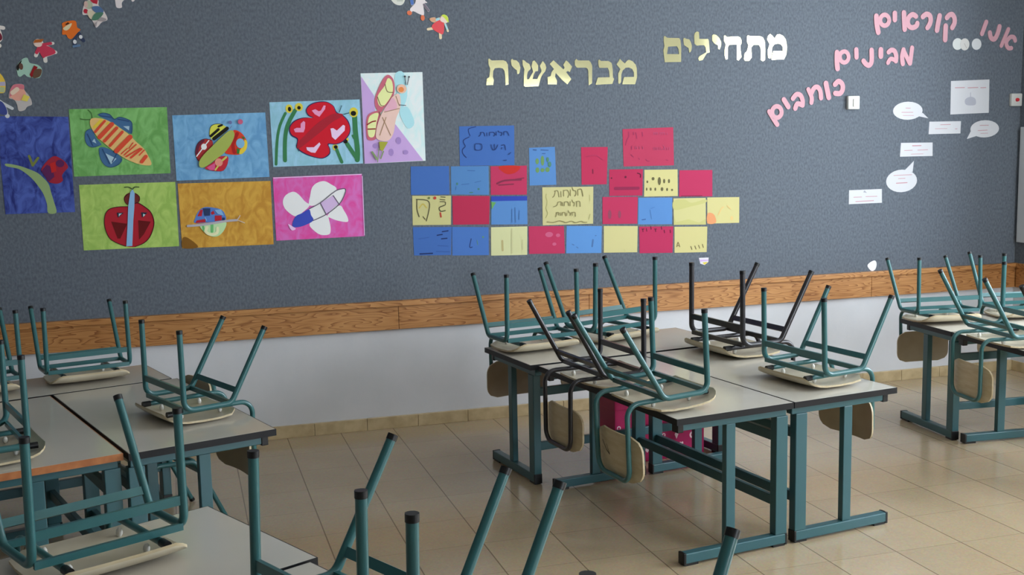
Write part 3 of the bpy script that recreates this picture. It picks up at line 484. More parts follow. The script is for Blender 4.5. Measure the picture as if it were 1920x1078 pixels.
{'n': 'paper_doll','l': 'pink and peach paper doll with a yellow skirt,just above the blue painting','c': 'paper doll','b': [('M',[-1377,1970,-1369,2011,-1348,2039,-1302,2039,-1299,2011,-1275,1975,-1267,1936,-1291,1923,-1306,1905,-1334,1902,-1340,1934,-1352,1959])],'k': (172,164,160),'t': 1,'g': 'paper dolls pinned to the felt wall','y': [((212,146,126),[('M',[-1376,1971,-1334,2017,-1306,2020,-1293,1987,-1316,1957,-1349,1958,-1365,1970])]),((196,104,116),[('M',[-1369,2005,-1348,2038,-1303,2038,-1302,2014,-1334,2014,-1369,1976])]),((212,184,160),[('S',23.0,[-1357,1996,-1334,2014])]),((208,188,76),[('P',[-1318,1957,-1303,1988,-1275,1975,-1289,1950])])]},
{'n': 'paper_doll','l': 'dark blue paper doll with a pale arm at the left picture edge','c': 'paper doll','b': [('M',[-1442,1964,-1410,1953,-1390,1911,-1390,1881,-1426,1887,-1447,1905]),('S',15.8,[-1411,1943,-1365,1915]),('E',[-1391,1876,11,11])],'k': (184,186,188),'t': 1,'g': 'paper dolls pinned to the felt wall','y': [((54,66,132),[('M',[-1443,1953,-1411,1949,-1391,1908,-1396,1882,-1426,1887,-1447,1905])])]},
{'n': 'paper_doll','l': 'yellow,mauve and green paper doll cut by the left picture edge','c': 'paper doll','b': [('M',[-1427,2096,-1406,2092,-1389,2055,-1390,2023,-1396,1998,-1418,1995,-1434,2003])],'k': (214,176,58),'t': 1,'g': 'paper dolls pinned to the felt wall','y': [((160,152,176),[('P',[-1431,2051,-1389,2054,-1389,2032,-1432,2032])]),((160,172,126),[('P',[-1432,2029,-1392,2024,-1396,1998,-1434,2001])])]},
{'n': 'paper_doll','l': 'dark red paper doll with white hands,highest at the left picture edge','c': 'paper doll','b': [('S',19.6,[-1415,2336,-1378,2330]),('M',[-1426,2338,-1396,2327,-1385,2285,-1394,2260,-1433,2240]),('E',[-1401,2239,8,10])],'k': (204,196,190),'t': 1,'g': 'paper dolls pinned to the felt wall','y': [((112,30,48),[('M',[-1428,2309,-1398,2307,-1386,2285,-1394,2266,-1431,2263])])]},
{'n': 'paper_doll','l': 'white paper doll cut by the top picture edge,above the green bug painting','c': 'paper doll','b': [('M',[-813,2500,-768,2503,-718,2494,-721,2478,-732,2475,-739,2486,-769,2483,-784,2467,-786,2443,-810,2441,-816,2461])],'k': (200,190,190),'t': 1,'g': 'paper dolls pinned to the felt wall'},
{'n': 'paper_doll','l': 'white dressed paper doll with orange feet','c': 'paper doll','b': [('M',[828,2519,870,2519,876,2506,888,2495,865,2488,867,2428,841,2430,814,2443,785,2456,815,2490]),('S',20.2,[795,2518,799,2489]),('S',15.7,[866,2488,893,2452]),('E',[781,2437,15,13]),('E',[858,2410,12,16]),('S',14.3,[795,2451,786,2440]),('S',13.5,[858,2434,858,2416])],'k': (206,196,196),'t': 1,'g': 'paper dolls pinned to the felt wall','y': [((70,104,170),[('S',19.0,[795,2518,799,2490])]),((110,100,112),[('S',13.5,[869,2484,893,2452])]),((208,102,66),[('E',[781,2436,14,13]),('E',[858,2409,12,16])])]},
{'n': 'paper_doll','l': 'red dressed paper doll with lime hair,rightmost on the wall','c': 'paper doll','b': [('M',[960,2399,984,2380,978,2321,953,2324,917,2346,914,2370]),('S',17.1,[941,2398,958,2405]),('M',[898,2407,933,2412,933,2386,908,2389]),('E',[986,2405,25,24]),('S',12.4,[990,2378,1006,2336]),('S',14.9,[888,2345,923,2352]),('S',16.7,[960,2325,961,2297])],'k': (206,186,150),'t': 1,'g': 'paper dolls pinned to the felt wall','y': [((210,68,74),[('M',[960,2399,984,2380,978,2321,953,2324,917,2346,914,2370])]),((184,202,62),[('M',[970,2422,987,2430,1006,2416,1011,2385,991,2400])]),((216,186,172),[('M',[964,2411,975,2419,1005,2387,986,2383,963,2393])]),((146,190,198),[('S',15.2,[941,2400,952,2404]),('S',10.4,[991,2374,1001,2347])]),((198,146,112),[('M',[899,2406,932,2411,931,2388,908,2390])])]},
{'n': 'paper_doll','l': 'pale grey paper doll cut by the top edge,left of the white dressed one','c': 'paper doll','b': [('M',[678,2518,751,2520,752,2495,734,2479,708,2481,688,2494])],'k': (196,196,186),'t': 1,'g': 'paper dolls pinned to the felt wall','y': [((172,176,166),[('P',[705,2519,751,2520,744,2500,711,2499])])]},
{'n': 'card','l': 'large blue card with handwriting and a curly brace,above the left block','c': 'card','b': [('P',[1058,1785,1399,1785,1396,1549,1057,1552])],'k': (64,108,184),'t': 1,'g': 'colored cards on the felt wall','y': [((38,62,122),[('S',4.9,[1160,1781,1119,1771,1115,1753,1124,1728]),('S',5.1,[1118,1722,1085,1705,1083,1688,1093,1667,1076,1649,1077,1625,1097,1601]),('S',4.7,[1192,1746,1187,1732,1177,1725]),('S',4.7,[1187,1746,1208,1746,1215,1726]),('S',4.6,[1228,1744,1228,1726]),('S',4.6,[1245,1748,1244,1728]),('S',4.6,[1245,1746,1268,1747,1278,1735,1270,1724]),('S',4.9,[1286,1749,1286,1729]),('S',4.7,[1298,1755,1304,1747,1320,1744,1320,1731,1312,1727]),('S',4.7,[1333,1746,1333,1729]),('S',4.7,[1333,1748,1354,1749,1364,1726]),('S',4.4,[1317,1668,1337,1670,1342,1640]),('S',4.2,[1319,1655,1317,1646]),('S',4.4,[1252,1674,1259,1649,1274,1642,1289,1661,1293,1672]),('S',4.2,[1272,1676,1273,1645]),('S',4.4,[1153,1679,1152,1649,1174,1642,1194,1650,1191,1678,1157,1681]),('S',3.6,[1374,1625,1359,1612]),('S',5.1,[1328,1579,1345,1580])])]},
{'n': 'card','l': 'small upright blue card with green leaf blobs','c': 'card','b': [('P',[1490,1650,1655,1653,1661,1423,1489,1423])],'k': (86,138,202),'t': 1,'g': 'colored cards on the felt wall','y': [((110,152,92),[('E',[1540,1568,11,18]),('E',[1574,1571,11,30]),('E',[1541,1515,12,16]),('E',[1573,1514,13,12]),('E',[1605,1516,14,15])]),((78,134,112),[('E',[1607,1577,9,14]),('E',[1619,1548,11,17])]),((66,100,160),[('S',8.0,[1517,1638,1535,1636]),('S',6.0,[1566,1636,1611,1633]),('S',5.1,[1573,1614,1592,1614])])]},
{'n': 'card','l': 'plain blue card at the upper left corner of the card block','c': 'card','b': [('P',[760,1557,990,1553,989,1385,756,1391])],'k': (64,108,184),'t': 1,'g': 'colored cards on the felt wall'},
{'n': 'card','l': 'lighter blue card with tiny green marks,right of the plain blue one','c': 'card','b': [('P',[1002,1551,1234,1548,1232,1375,999,1385])],'k': (80,132,192),'t': 1,'g': 'colored cards on the felt wall','y': [((74,130,120),[('E',[1037,1447,6,8]),('E',[1168,1412,7,6]),('E',[1122,1393,13,4])]),((64,108,170),[('S',4.4,[1103,1524,1148,1521]),('S',3.6,[1064,1442,1110,1445]),('S',3.6,[1146,1452,1183,1460]),('S',3.6,[1027,1412,1029,1430])])]},
{'n': 'card','l': 'red card with an orange half disc at its top edge','c': 'card','b': [('P',[1246,1545,1474,1544,1471,1369,1244,1375])],'k': (196,50,92),'t': 1,'g': 'colored cards on the felt wall','y': [((206,44,36),[('M',[1300,1544,1429,1542,1407,1507,1360,1495,1322,1509])]),((136,44,74),[('S',10.8,[1285,1441,1332,1458,1435,1460]),('S',7.3,[1294,1432,1387,1435]),('S',6.5,[1397,1463,1454,1470])])]},
{'n': 'card','l': 'yellow card with dark scribbles and a red dot','c': 'card','b': [('P',[763,1385,998,1378,992,1205,761,1212])],'k': (204,198,134),'t': 1,'g': 'colored cards on the felt wall','y': [((92,88,60),[('S',6.1,[787,1363,849,1356,866,1330,856,1277,843,1234]),('S',6.2,[791,1363,789,1306,801,1260]),('S',5.3,[935,1373,962,1370]),('S',5.3,[930,1358,960,1354]),('S',5.3,[930,1345,961,1342,961,1324]),('S',6.2,[956,1322,924,1310,932,1288,960,1291]),('S',4.4,[824,1261,837,1243])]),((206,186,88),[('S',7.1,[803,1312,826,1335,848,1311])]),((196,62,52),[('E',[899,1368,9,9]),('S',9.0,[930,1278,933,1255])]),((120,130,70),[('E',[863,1369,7,7])])]},
{'n': 'card','l': 'plain crimson card right of the yellow scribbled one','c': 'card','b': [('P',[1006,1376,1237,1368,1229,1199,1005,1205])],'k': (190,40,78),'t': 1,'g': 'colored cards on the felt wall'},
{'n': 'card','l': 'blue card with a navy band along its top','c': 'card','b': [('P',[1246,1366,1472,1360,1472,1189,1242,1196])],'k': (86,138,202),'t': 1,'g': 'colored cards on the felt wall','y': [((46,70,180),[('P',[1246,1366,1472,1360,1472,1333,1245,1337])]),((104,168,92),[('P',[1245,1334,1275,1328,1247,1287])]),((72,116,178),[('S',4.6,[1375,1285,1373,1204]),('S',4.6,[1394,1293,1396,1203]),('S',4.6,[1421,1274,1418,1220])])]},
{'n': 'card','l': 'blue card with dark dashes,lower left corner of the card block','c': 'card','b': [('P',[761,1200,997,1192,988,1024,763,1032])],'k': (64,108,184),'t': 1,'g': 'colored cards on the felt wall','y': [((30,50,104),[('S',7.1,[938,1166,974,1170]),('S',7.1,[906,1146,938,1150]),('S',7.1,[932,1124,966,1126]),('S',8.0,[799,1040,875,1040])]),((52,90,160),[('S',3.6,[898,1050,980,1044]),('S',3.6,[908,1085,972,1078]),('S',2.7,[793,1130,856,1136])])]},
{'n': 'card','l': 'blue card with a small black mark,second in the bottom row','c': 'card','b': [('P',[999,1192,1225,1181,1223,1012,996,1021])],'k': (70,116,192),'t': 1,'g': 'colored cards on the felt wall','y': [((40,66,124),[('S',5.5,[1115,1116,1104,1067,1120,1066])]),((96,150,120),[('E',[1189,1123,6,6]),('S',3.6,[1151,1105,1155,1078])])]},
{'n': 'card','l': 'pale yellow card with faint brown streaks in the bottom row','c': 'card','b': [('P',[1240,1180,1470,1176,1466,1002,1237,1008])],'k': (212,212,158),'t': 1,'g': 'colored cards on the felt wall','y': [((186,172,116),[('S',12.0,[1309,1094,1310,1037])]),((202,200,148),[('S',9.3,[1372,1163,1369,1019]),('S',9.4,[1437,1093,1436,1038])])]},
{'n': 'card','l': 'crimson card with two pale smudges in the bottom row','c': 'card','b': [('P',[1479,1176,1706,1168,1710,999,1478,1007])],'k': (196,50,92),'t': 1,'g': 'colored cards on the felt wall','y': [((208,92,130),[('E',[1609,1120,25,16]),('E',[1667,1113,14,11]),('E',[1642,1060,13,10])])]},
{'n': 'card','l': 'yellow card with three lines of handwriting in a wavy border','c': 'card','b': [('P',[1570,1410,1902,1404,1898,1175,1569,1178])],'k': (206,199,140),'t': 1,'g': 'colored cards on the felt wall','y': [((138,130,84),[('S',5.5,[1653,1385,1647,1359,1636,1347]),('S',5.2,[1647,1384,1669,1385,1677,1348]),('S',5.2,[1689,1381,1690,1348]),('S',5.2,[1707,1388,1707,1352]),('S',5.2,[1707,1385,1732,1387,1742,1364,1734,1343]),('S',5.2,[1751,1389,1751,1353]),('S',5.5,[1764,1402,1770,1386,1787,1380,1786,1357,1778,1350]),('S',5.2,[1800,1385,1800,1354]),('S',5.8,[1800,1388,1823,1390,1833,1348]),('S',4.5,[1668,1315,1662,1297,1640,1289]),('S',4.5,[1668,1316,1690,1317,1689,1293]),('S',4.7,[1699,1314,1700,1293]),('S',4.5,[1712,1316,1710,1293]),('S',4.5,[1712,1316,1734,1315,1739,1292]),('S',4.5,[1749,1317,1748,1291]),('S',4.5,[1761,1327,1766,1314,1777,1308,1772,1288]),('S',4.7,[1791,1316,1791,1285]),('S',4.7,[1791,1316,1811,1315,1814,1285]),('S',4.5,[1661,1253,1654,1228]),('S',4.5,[1661,1253,1672,1253,1673,1237]),('S',4.5,[1683,1252,1684,1234]),('S',4.5,[1697,1252,1694,1234]),('S',4.5,[1697,1252,1713,1251,1719,1230]),('S',4.5,[1726,1248,1725,1233]),('S',4.5,[1734,1263,1741,1250,1752,1245,1746,1232]),('S',4.7,[1760,1250,1761,1231]),('S',4.7,[1760,1250,1779,1249,1782,1225]),('S',4.5,[1598,1199,1630,1193,1650,1196,1674,1202,1696,1198,1721,1189,1754,1197,1784,1186,1817,1194,1834,1187,1856,1186])]),((176,172,108),[('S',3.3,[1595,1369,1592,1348,1600,1325,1597,1302,1591,1282,1602,1250,1587,1223]),('S',3.0,[1879,1235,1869,1204]),('S',2.5,[1877,1354,1878,1318])])]},
{'n': 'card','l': 'small upright red card with a dark speck','c': 'card','b': [('P',[1825,1647,2000,1645,1991,1416,1826,1418])],'k': (192,44,84),'t': 1,'g': 'colored cards on the felt wall','y': [((124,30,62),[('S',6.7,[1899,1509,1900,1485])]),((176,46,86),[('S',4.8,[1858,1588,1916,1597,1965,1567])])]},
{'n': 'card','l': 'large red card with faint handwriting,topmost of the right block','c': 'card','b': [('P',[2099,1752,2442,1759,2447,1521,2105,1522])],'k': (188,54,88),'t': 1,'g': 'colored cards on the felt wall','y': [((158,44,84),[('S',6.0,[2139,1734,2140,1707,2127,1685,2118,1654]),('S',7.4,[2172,1731,2173,1718]),('S',6.3,[2188,1728,2194,1694]),('S',7.5,[2231,1730,2233,1708]),('S',6.0,[2155,1594,2171,1579]),('S',6.0,[2206,1571,2211,1564]),('S',5.3,[2254,1563,2264,1553,2278,1551]),('S',4.7,[2391,1557,2405,1553]),('S',6.3,[2158,1643,2159,1628])]),((178,70,108),[('S',4.5,[2308,1728,2309,1714]),('S',4.5,[2320,1728,2321,1714]),('S',4.5,[2332,1728,2333,1714]),('S',4.5,[2351,1727,2352,1713]),('S',4.5,[2365,1727,2366,1713]),('S',4.5,[2381,1727,2382,1713]),('S',4.0,[2399,1726,2400,1713]),('S',3.5,[2306,1727,2336,1726]),('S',3.7,[2354,1725,2381,1725]),('S',4.5,[2308,1636,2309,1620]),('S',4.5,[2320,1636,2321,1620]),('S',4.5,[2331,1636,2332,1619]),('S',4.2,[2343,1635,2344,1619]),('S',4.2,[2354,1635,2355,1619]),('S',4.5,[2383,1635,2384,1618]),('S',4.5,[2398,1634,2399,1618]),('S',4.5,[2413,1634,2414,1618]),('S',3.9,[2370,1649,2381,1634,2364,1619]),('S',4.7,[2182,1643,2184,1629]),('S',4.3,[2193,1642,2195,1629]),('S',4.7,[2211,1642,2213,1629]),('S',4.5,[2233,1642,2235,1628])])]},
{'n': 'card','l': 'crimson card with a dark band and dots,beside the blotted yellow card','c': 'card','b': [('P',[2009,1506,2235,1503,2230,1338,2008,1343])],'k': (186,40,82),'t': 1,'g': 'colored cards on the felt wall','y': [((146,34,74),[('S',19.3,[2047,1388,2202,1385])]),((104,24,54),[('E',[2117,1457,7,7]),('E',[2023,1453,5,5]),('S',6.7,[2197,1479,2217,1471,2217,1452])])]},
{'n': 'card','l': 'yellow card with two rows of small dark blots','c': 'card','b': [('P',[2245,1498,2471,1495,2473,1327,2242,1331])],'k': (208,200,134),'t': 1,'g': 'colored cards on the felt wall','y': [((104,98,64),[('E',[2264,1423,6,8]),('E',[2303,1441,10,10]),('E',[2346,1425,11,25]),('E',[2379,1424,7,14]),('E',[2412,1423,7,13]),('E',[2259,1377,5,10]),('E',[2287,1376,6,10]),('E',[2318,1375,6,10]),('E',[2364,1374,9,12]),('E',[2399,1371,6,10]),('E',[2433,1367,7,7])])]},
{'n': 'card','l': 'plain crimson card at the right end of its row','c': 'card','b': [('P',[2484,1489,2714,1485,2715,1317,2482,1323])],'k': (190,46,90),'t': 1,'g': 'colored cards on the felt wall','y': [((140,34,70),[('S',6.8,[2497,1326,2642,1323])])]},
{'n': 'card','l': 'crimson card with two dim green smudges','c': 'card','b': [('P',[1962,1338,2199,1332,2194,1163,1961,1170])],'k': (192,46,88),'t': 1,'g': 'colored cards on the felt wall','y': [((150,66,92),[('E',[2009,1228,12,28]),('E',[2075,1226,10,24])])]},
{'n': 'card','l': 'blue card with one tiny dark dash,in the middle row of the right block','c': 'card','b': [('P',[2203,1325,2435,1319,2433,1150,2200,1158])],'k': (86,138,202),'t': 1,'g': 'colored cards on the felt wall','y': [((50,80,140),[('S',4.8,[2226,1186,2251,1189])]),((76,124,186),[('S',4.9,[2282,1246,2292,1189]),('S',3.9,[2287,1255,2312,1263])])]},
{'n': 'card','l': 'yellow card with olive bands along top and bottom','c': 'card','b': [('P',[2443,1313,2668,1309,2670,1138,2445,1145])],'k': (206,200,136),'t': 1,'g': 'colored cards on the felt wall','y': [((198,194,122),[('M',[2443,1296,2517,1305,2569,1281,2663,1300,2668,1279,2569,1259,2451,1240]),('P',[2445,1202,2460,1162,2548,1177,2621,1153,2669,1175,2669,1139,2445,1146])])]},
{'n': 'card','l': 'yellow card with an orange corner,farthest right of all the cards','c': 'card','b': [('P',[2679,1311,2907,1306,2907,1140,2679,1144])],'k': (208,199,135),'t': 1,'g': 'colored cards on the felt wall','y': [((228,154,102),[('M',[2682,1210,2726,1201,2741,1148,2681,1146])]),((222,192,124),[('S',9.0,[2758,1198,2778,1235,2793,1246]),('S',8.0,[2821,1253,2844,1233]),('E',[2853,1172,10,14])])]},
{'n': 'card','l': 'blue card with grey smudges in the bottom row of the right block','c': 'card','b': [('P',[1724,1168,1956,1158,1951,990,1718,999])],'k': (90,146,212),'t': 1,'g': 'colored cards on the felt wall','y': [((76,116,174),[('S',10.5,[1896,1074,1890,1034]),('S',4.8,[1758,1054,1771,1048]),('S',4.8,[1787,1036,1797,1029]),('S',4.8,[1911,1100,1918,1101])])]},
{'n': 'card','l': 'plain yellow card in the bottom row of the right block','c': 'card','b': [('P',[1969,1158,2197,1148,2193,983,1967,991])],'k': (208,200,138),'t': 1,'g': 'colored cards on the felt wall','y': [((202,196,130),[('S',4.9,[2104,1006,2109,991])])]},
{'n': 'card','l': 'crimson card with a row of dark marks along its top','c': 'card','b': [('P',[2207,1144,2442,1136,2436,968,2209,976])],'k': (188,42,88),'t': 1,'g': 'colored cards on the felt wall','y': [((108,22,56),[('S',5.8,[2231,1128,2233,1111]),('S',5.8,[2256,1130,2259,1113]),('S',5.9,[2286,1141,2289,1124]),('S',5.9,[2317,1125,2320,1108]),('S',5.9,[2358,1138,2361,1121]),('S',5.9,[2378,1115,2381,1098]),('S',5.9,[2419,1114,2422,1097]),('S',4.9,[2225,1128,2241,1128]),('S',4.9,[2310,1125,2326,1124])])]},
{'n': 'card','l': 'yellow card with four ticks near its lower edge,bottom right of the block','c': 'card','b': [('P',[2450,1133,2680,1125,2676,961,2450,967])],'k': (208,199,134),'t': 1,'g': 'colored cards on the felt wall','y': [((126,114,74),[('S',6.0,[2465,1005,2474,1033,2486,1004]),('S',5.0,[2467,1012,2484,1012]),('S',6.0,[2564,1002,2571,983]),('S',6.0,[2592,1004,2600,984]),('S',6.0,[2618,1007,2626,988]),('S',6.0,[2645,1012,2652,992])])]},
{'n': 'printed_page','l': 'large white page with a grey blot figure under a line of print','c': 'paper','b': [('P',[4499,2037,4811,2047,4815,1821,4502,1813])],'k': (208,209,213),'t': 1,'g': 'white papers on the felt wall','y': [((196,140,150),[('S',5.0,[4533,1992,4609,1993]),('S',5.0,[4636,1991,4718,1993]),('S',5.0,[4740,1991,4783,1992])]),((176,178,190),[('S',6.0,[4659,1958,4660,1927]),('M',[4617,1913,4660,1931,4699,1917,4703,1879,4663,1872,4622,1880])])]},
{'n': 'speech_bubble','l': 'white speech bubble with its tail pointing right','c': 'speech bubble','b': [('E',[4163,1842,116,60]),('P',[4246,1805,4326,1790,4280,1827])],'k': (208,209,213),'t': 1,'g': 'white papers on the felt wall','y': [((196,140,150),[('S',3.9,[4145,1860,4182,1859]),('S',3.9,[4114,1832,4203,1831]),('S',2.9,[4125,1811,4209,1810])])]},
{'n': 'paper_strip','l': 'white paper strip beside the page,highest of the strips','c': 'paper','b': [('P',[4336,1767,4590,1767,4588,1684,4332,1683])],'k': (208,209,213),'t': 1,'g': 'white papers on the felt wall','y': [((196,140,150),[('S',4.0,[4424,1745,4505,1746]),('S',3.0,[4382,1719,4479,1719]),('S',4.0,[4544,1716,4560,1716])])]},
{'n': 'speech_bubble','l': 'white speech bubble with its tail pointing down left,rightmost','c': 'speech bubble','b': [('E',[4787,1712,118,59]),('P',[4674,1700,4642,1645,4731,1667])],'k': (208,209,213),'t': 1,'g': 'white papers on the felt wall','y': [((196,140,150),[('S',4.1,[4745,1736,4816,1736]),('S',4.0,[4730,1701,4807,1703]),('S',3.0,[4753,1681,4813,1682])])]},
{'n': 'paper_strip','l': 'white paper strip with a red heading,above the largest bubble','c': 'paper','b': [('P',[4115,1629,4366,1627,4369,1536,4110,1537])],'k': (208,209,213),'t': 1,'g': 'white papers on the felt wall','y': [((196,140,150),[('S',5.9,[4205,1608,4274,1608]),('S',3.9,[4143,1577,4206,1578]),('S',3.9,[4248,1578,4328,1579]),('S',3.0,[4196,1552,4292,1552])])]},
{'n': 'speech_bubble','l': 'white speech bubble with its tail pointing up,the largest bubble','c': 'speech bubble','b': [('E',[4128,1374,122,76]),('P',[4149,1444,4221,1506,4213,1432])],'k': (208,209,213),'t': 1,'g': 'white papers on the felt wall','y': [((196,140,150),[('S',3.9,[4064,1412,4206,1414]),('S',3.9,[4101,1390,4154,1391]),('S',5.9,[4086,1360,4171,1361])])]},
{'n': 'paper_strip','l': 'white paper strip at the lower left,lowest of the white papers','c': 'paper','b': [('P',[3721,1324,3974,1325,3977,1232,3721,1231])],'k': (208,209,213),'t': 1,'g': 'white papers on the felt wall','y': [((160,162,172),[('P',[3829,1307,3839,1320,3858,1302])]),((196,140,150),[('S',3.9,[3756,1276,3818,1276]),('S',3.9,[3849,1278,3937,1277]),('S',4.8,[3772,1247,3911,1249])])]},
{'n': 'paper_disc','l': 'white paper disc on its own,right of the overlapping pair','c': 'paper disc','b': [('E',[4696,2283,39,38])],'k': (210,212,214),'t': 1,'g': 'white paper discs'},
{'n': 'paper_disc','l': 'white paper disc at the left of the overlapping pair','c': 'paper disc','b': [('E',[4543,2283,40,39])],'k': (210,214,212),'t': 1,'g': 'white paper discs'},
{'n': 'paper_disc','l': 'creased white paper disc on the right of the overlapping pair','c': 'paper disc','b': [('E',[4600,2281,37,40])],'k': (206,204,200),'t': 2,'g': 'white paper discs','y': [((172,162,158),[('S',3.5,[4595,2287,4615,2256])])]},
{'n': 'sticker','l': 'small white,purple and yellow sticker just above the wooden rail','c': 'sticker','b': [('P',[2621,926,2690,925,2688,896,2661,878,2631,888])],'k': (226,222,230),'t': 1,'y': [((206,176,222),[('P',[2627,915,2688,912,2687,902,2629,901])]),((226,206,70),[('P',[2645,895,2686,898,2661,880])])]},
{'n': 'sticker','l': 'white half disc sticker just above the wooden rail','c': 'sticker','b': [('M',[3875,810,3900,835,3934,843,3947,817,3936,783,3907,774])],'k': (236,236,238),'t': 1},
{'n': 'gold_letter','l': 'gold letter tav ending the lower gold word','c': 'letter','b': [('P',[1251,2180,1268,2168,1339,2170,1357,2162,1367,2144,1369,2083,1369,2028,1350,2023,1349,2073,1345,2105,1335,2121,1314,2125,1286,2123,1275,2105,1272,2074,1278,2054,1273,2025,1230,2024,1235,2062,1250,2071,1256,2108,1256,2122,1248,2144,1246,2173])],'k': (230,200,120),'t': 2,'g': 'gold foil letters on the felt wall','m': 'gold'},
{'n': 'gold_letter','l': 'gold letter yod,small,in the lower gold word','c': 'letter','b': [('P',[1394,2178,1403,2171,1419,2170,1437,2154,1445,2127,1438,2093,1428,2087,1423,2093,1422,2110,1402,2125,1390,2139,1386,2166,1389,2175])],'k': (230,200,120),'t': 2,'g': 'gold foil letters on the felt wall','m': 'gold'},
{'n': 'gold_letter','l': 'gold letter shin with three arms in the lower gold word','c': 'letter','b': [('P',[1462,2172,1474,2166,1481,2158,1501,2148,1509,2130,1508,2118,1492,2103,1486,2083,1485,2058,1496,2058,1509,2078,1523,2100,1522,2110,1514,2134,1522,2164,1533,2169,1547,2154,1557,2139,1555,2106,1539,2105,1527,2083,1520,2059,1550,2059,1558,2078,1575,2100,1576,2112,1567,2137,1586,2166,1602,2147,1608,2127,1601,2105,1585,2088,1574,2070,1566,2048,1557,2016,1473,2013,1464,2019,1465,2073,1468,2105,1470,2115,1459,2142,1458,2169])],'k': (230,200,120),'t': 2,'g': 'gold foil letters on the felt wall','m': 'gold'},
{'n': 'gold_letter','l': 'gold letter alef with a diagonal bar in the lower gold word','c': 'letter','b': [('P',[1630,2148,1654,2170,1667,2159,1717,2116,1724,2125,1716,2142,1734,2170,1746,2162,1773,2132,1758,2099,1745,2106,1734,2100,1767,2058,1741,2026,1707,2053,1667,2095,1663,2073,1675,2048,1673,2026,1616,2027,1615,2070,1634,2076,1641,2100,1656,2118])],'k': (230,200,120),'t': 2,'g': 'gold foil letters on the felt wall','m': 'gold'},
{'n': 'gold_letter','l': 'gold letter resh in the lower gold word','c': 'letter','b': [('P',[1800,2179,1812,2169,1882,2169,1895,2157,1903,2135,1901,2032,1879,2020,1877,2105,1872,2120,1860,2126,1803,2126,1791,2140,1790,2167])],'k': (230,200,120),'t': 2,'g': 'gold foil letters on the felt wall','m': 'gold'},
{'n': 'gold_letter','l': 'gold letter bet in the lower gold word','c': 'letter','b': [('P',[1948,2176,1962,2166,2010,2166,2029,2155,2034,2140,2037,2107,2038,2067,2046,2059,2034,2028,1926,2023,1924,2027,1939,2067,2016,2069,2013,2107,2004,2125,1949,2125,1943,2142,1942,2167])],'k': (230,200,120),'t': 2,'g': 'gold foil letters on the felt wall','m': 'gold'},
{'n': 'gold_letter','l': 'gold letter mem beginning the lower gold word at its right','c': 'letter','b': [('P',[2084,2180,2103,2162,2117,2152,2131,2167,2144,2174,2169,2165,2189,2145,2197,2122,2198,2066,2185,2025,2099,2025,2111,2069,2177,2070,2177,2097,2166,2117,2144,2127,2122,2125,2103,2109,2094,2087,2091,2036,2077,2026,2073,2036,2073,2092,2087,2117,2062,2146,2078,2167])],'k': (230,200,120),'t': 2,'g': 'gold foil letters on the felt wall','m': 'gold'},
{'n': 'gold_letter','l': 'gold closed square letter mem ending the upper gold word','c': 'letter','b': [('P',[2408,2254,2400,2209,2482,2209,2478,2241,2466,2257],[2383,2320,2404,2308,2483,2307,2492,2293,2497,2241,2496,2161,2385,2159,2375,2231,2383,2258,2378,2285,2378,2310])],'k': (230,200,120),'t': 2,'g': 'gold foil letters on the felt wall','m': 'gold'},
{'n': 'gold_letter','l': 'gold letter yod,small and dull,next to last in the upper gold word','c': 'letter','b': [('P',[2519,2309,2531,2303,2552,2300,2564,2280,2570,2259,2565,2228,2552,2216,2547,2246,2531,2255,2516,2264,2512,2286,2511,2302])],'k': (230,200,120),'t': 2,'g': 'gold foil letters on the felt wall','m': 'gold'},
{'n': 'gold_letter','l': 'gold letter lamed with a tall stem in the upper gold word','c': 'letter','b': [('P',[2605,2349,2618,2344,2621,2303,2682,2303,2687,2288,2693,2221,2672,2214,2644,2173,2621,2168,2613,2182,2621,2196,2669,2221,2664,2251,2654,2264,2626,2264,2605,2261,2587,2273,2585,2321,2590,2339])],'k': (230,200,120),'t': 2,'g': 'gold foil letters on the felt wall','m': 'gold'},
{'n': 'gold_letter','l': 'bright gold letter yod between lamed and het in the upper gold word','c': 'letter','b': [('P',[2718,2332,2736,2329,2759,2311,2772,2286,2772,2261,2762,2239,2752,2242,2749,2265,2726,2274,2710,2292,2709,2324])],'k': (230,200,120),'t': 2,'g': 'gold foil letters on the felt wall','m': 'gold'},
{'n': 'gold_letter','l': 'gold letter het with two legs in the upper gold word','c': 'letter','b': [('P',[2799,2327,2813,2317,2890,2320,2906,2314,2915,2296,2914,2273,2907,2266,2909,2234,2915,2192,2896,2171,2883,2176,2883,2266,2880,2270,2828,2268,2819,2252,2819,2180,2805,2176,2797,2201,2797,2238,2804,2270,2791,2293,2791,2323])],'k': (230,200,120),'t': 2,'g': 'gold foil letters on the felt wall','m': 'gold'},
{'n': 'gold_letter','l': 'shining gold letter tav,second from the right in the upper gold word','c': 'letter','b': [('P',[2959,2329,2977,2323,3045,2323,3066,2316,3080,2292,3084,2244,3084,2176,3068,2165,3052,2176,3054,2220,3050,2253,3038,2269,3001,2269,2985,2253,2985,2232,2988,2190,2970,2169,2941,2169,2933,2181,2938,2215,2954,2229,2964,2266,2953,2289,2953,2319])],'k': (230,200,120),'t': 2,'g': 'gold foil letters on the felt wall','m': 'gold'},
{'n': 'gold_letter','l': 'shining gold letter mem beginning the upper gold word at its right','c': 'letter','b': [('P',[3118,2338,3133,2328,3150,2310,3167,2334,3186,2337,3213,2326,3232,2303,3242,2254,3236,2207,3220,2178,3188,2179,3134,2174,3128,2183,3142,2230,3211,2231,3210,2256,3197,2272,3176,2278,3147,2272,3134,2253,3131,2211,3121,2183,3106,2188,3102,2235,3115,2274,3097,2302,3103,2325])],'k': (230,200,120),'t': 2,'g': 'gold foil letters on the felt wall','m': 'gold'},
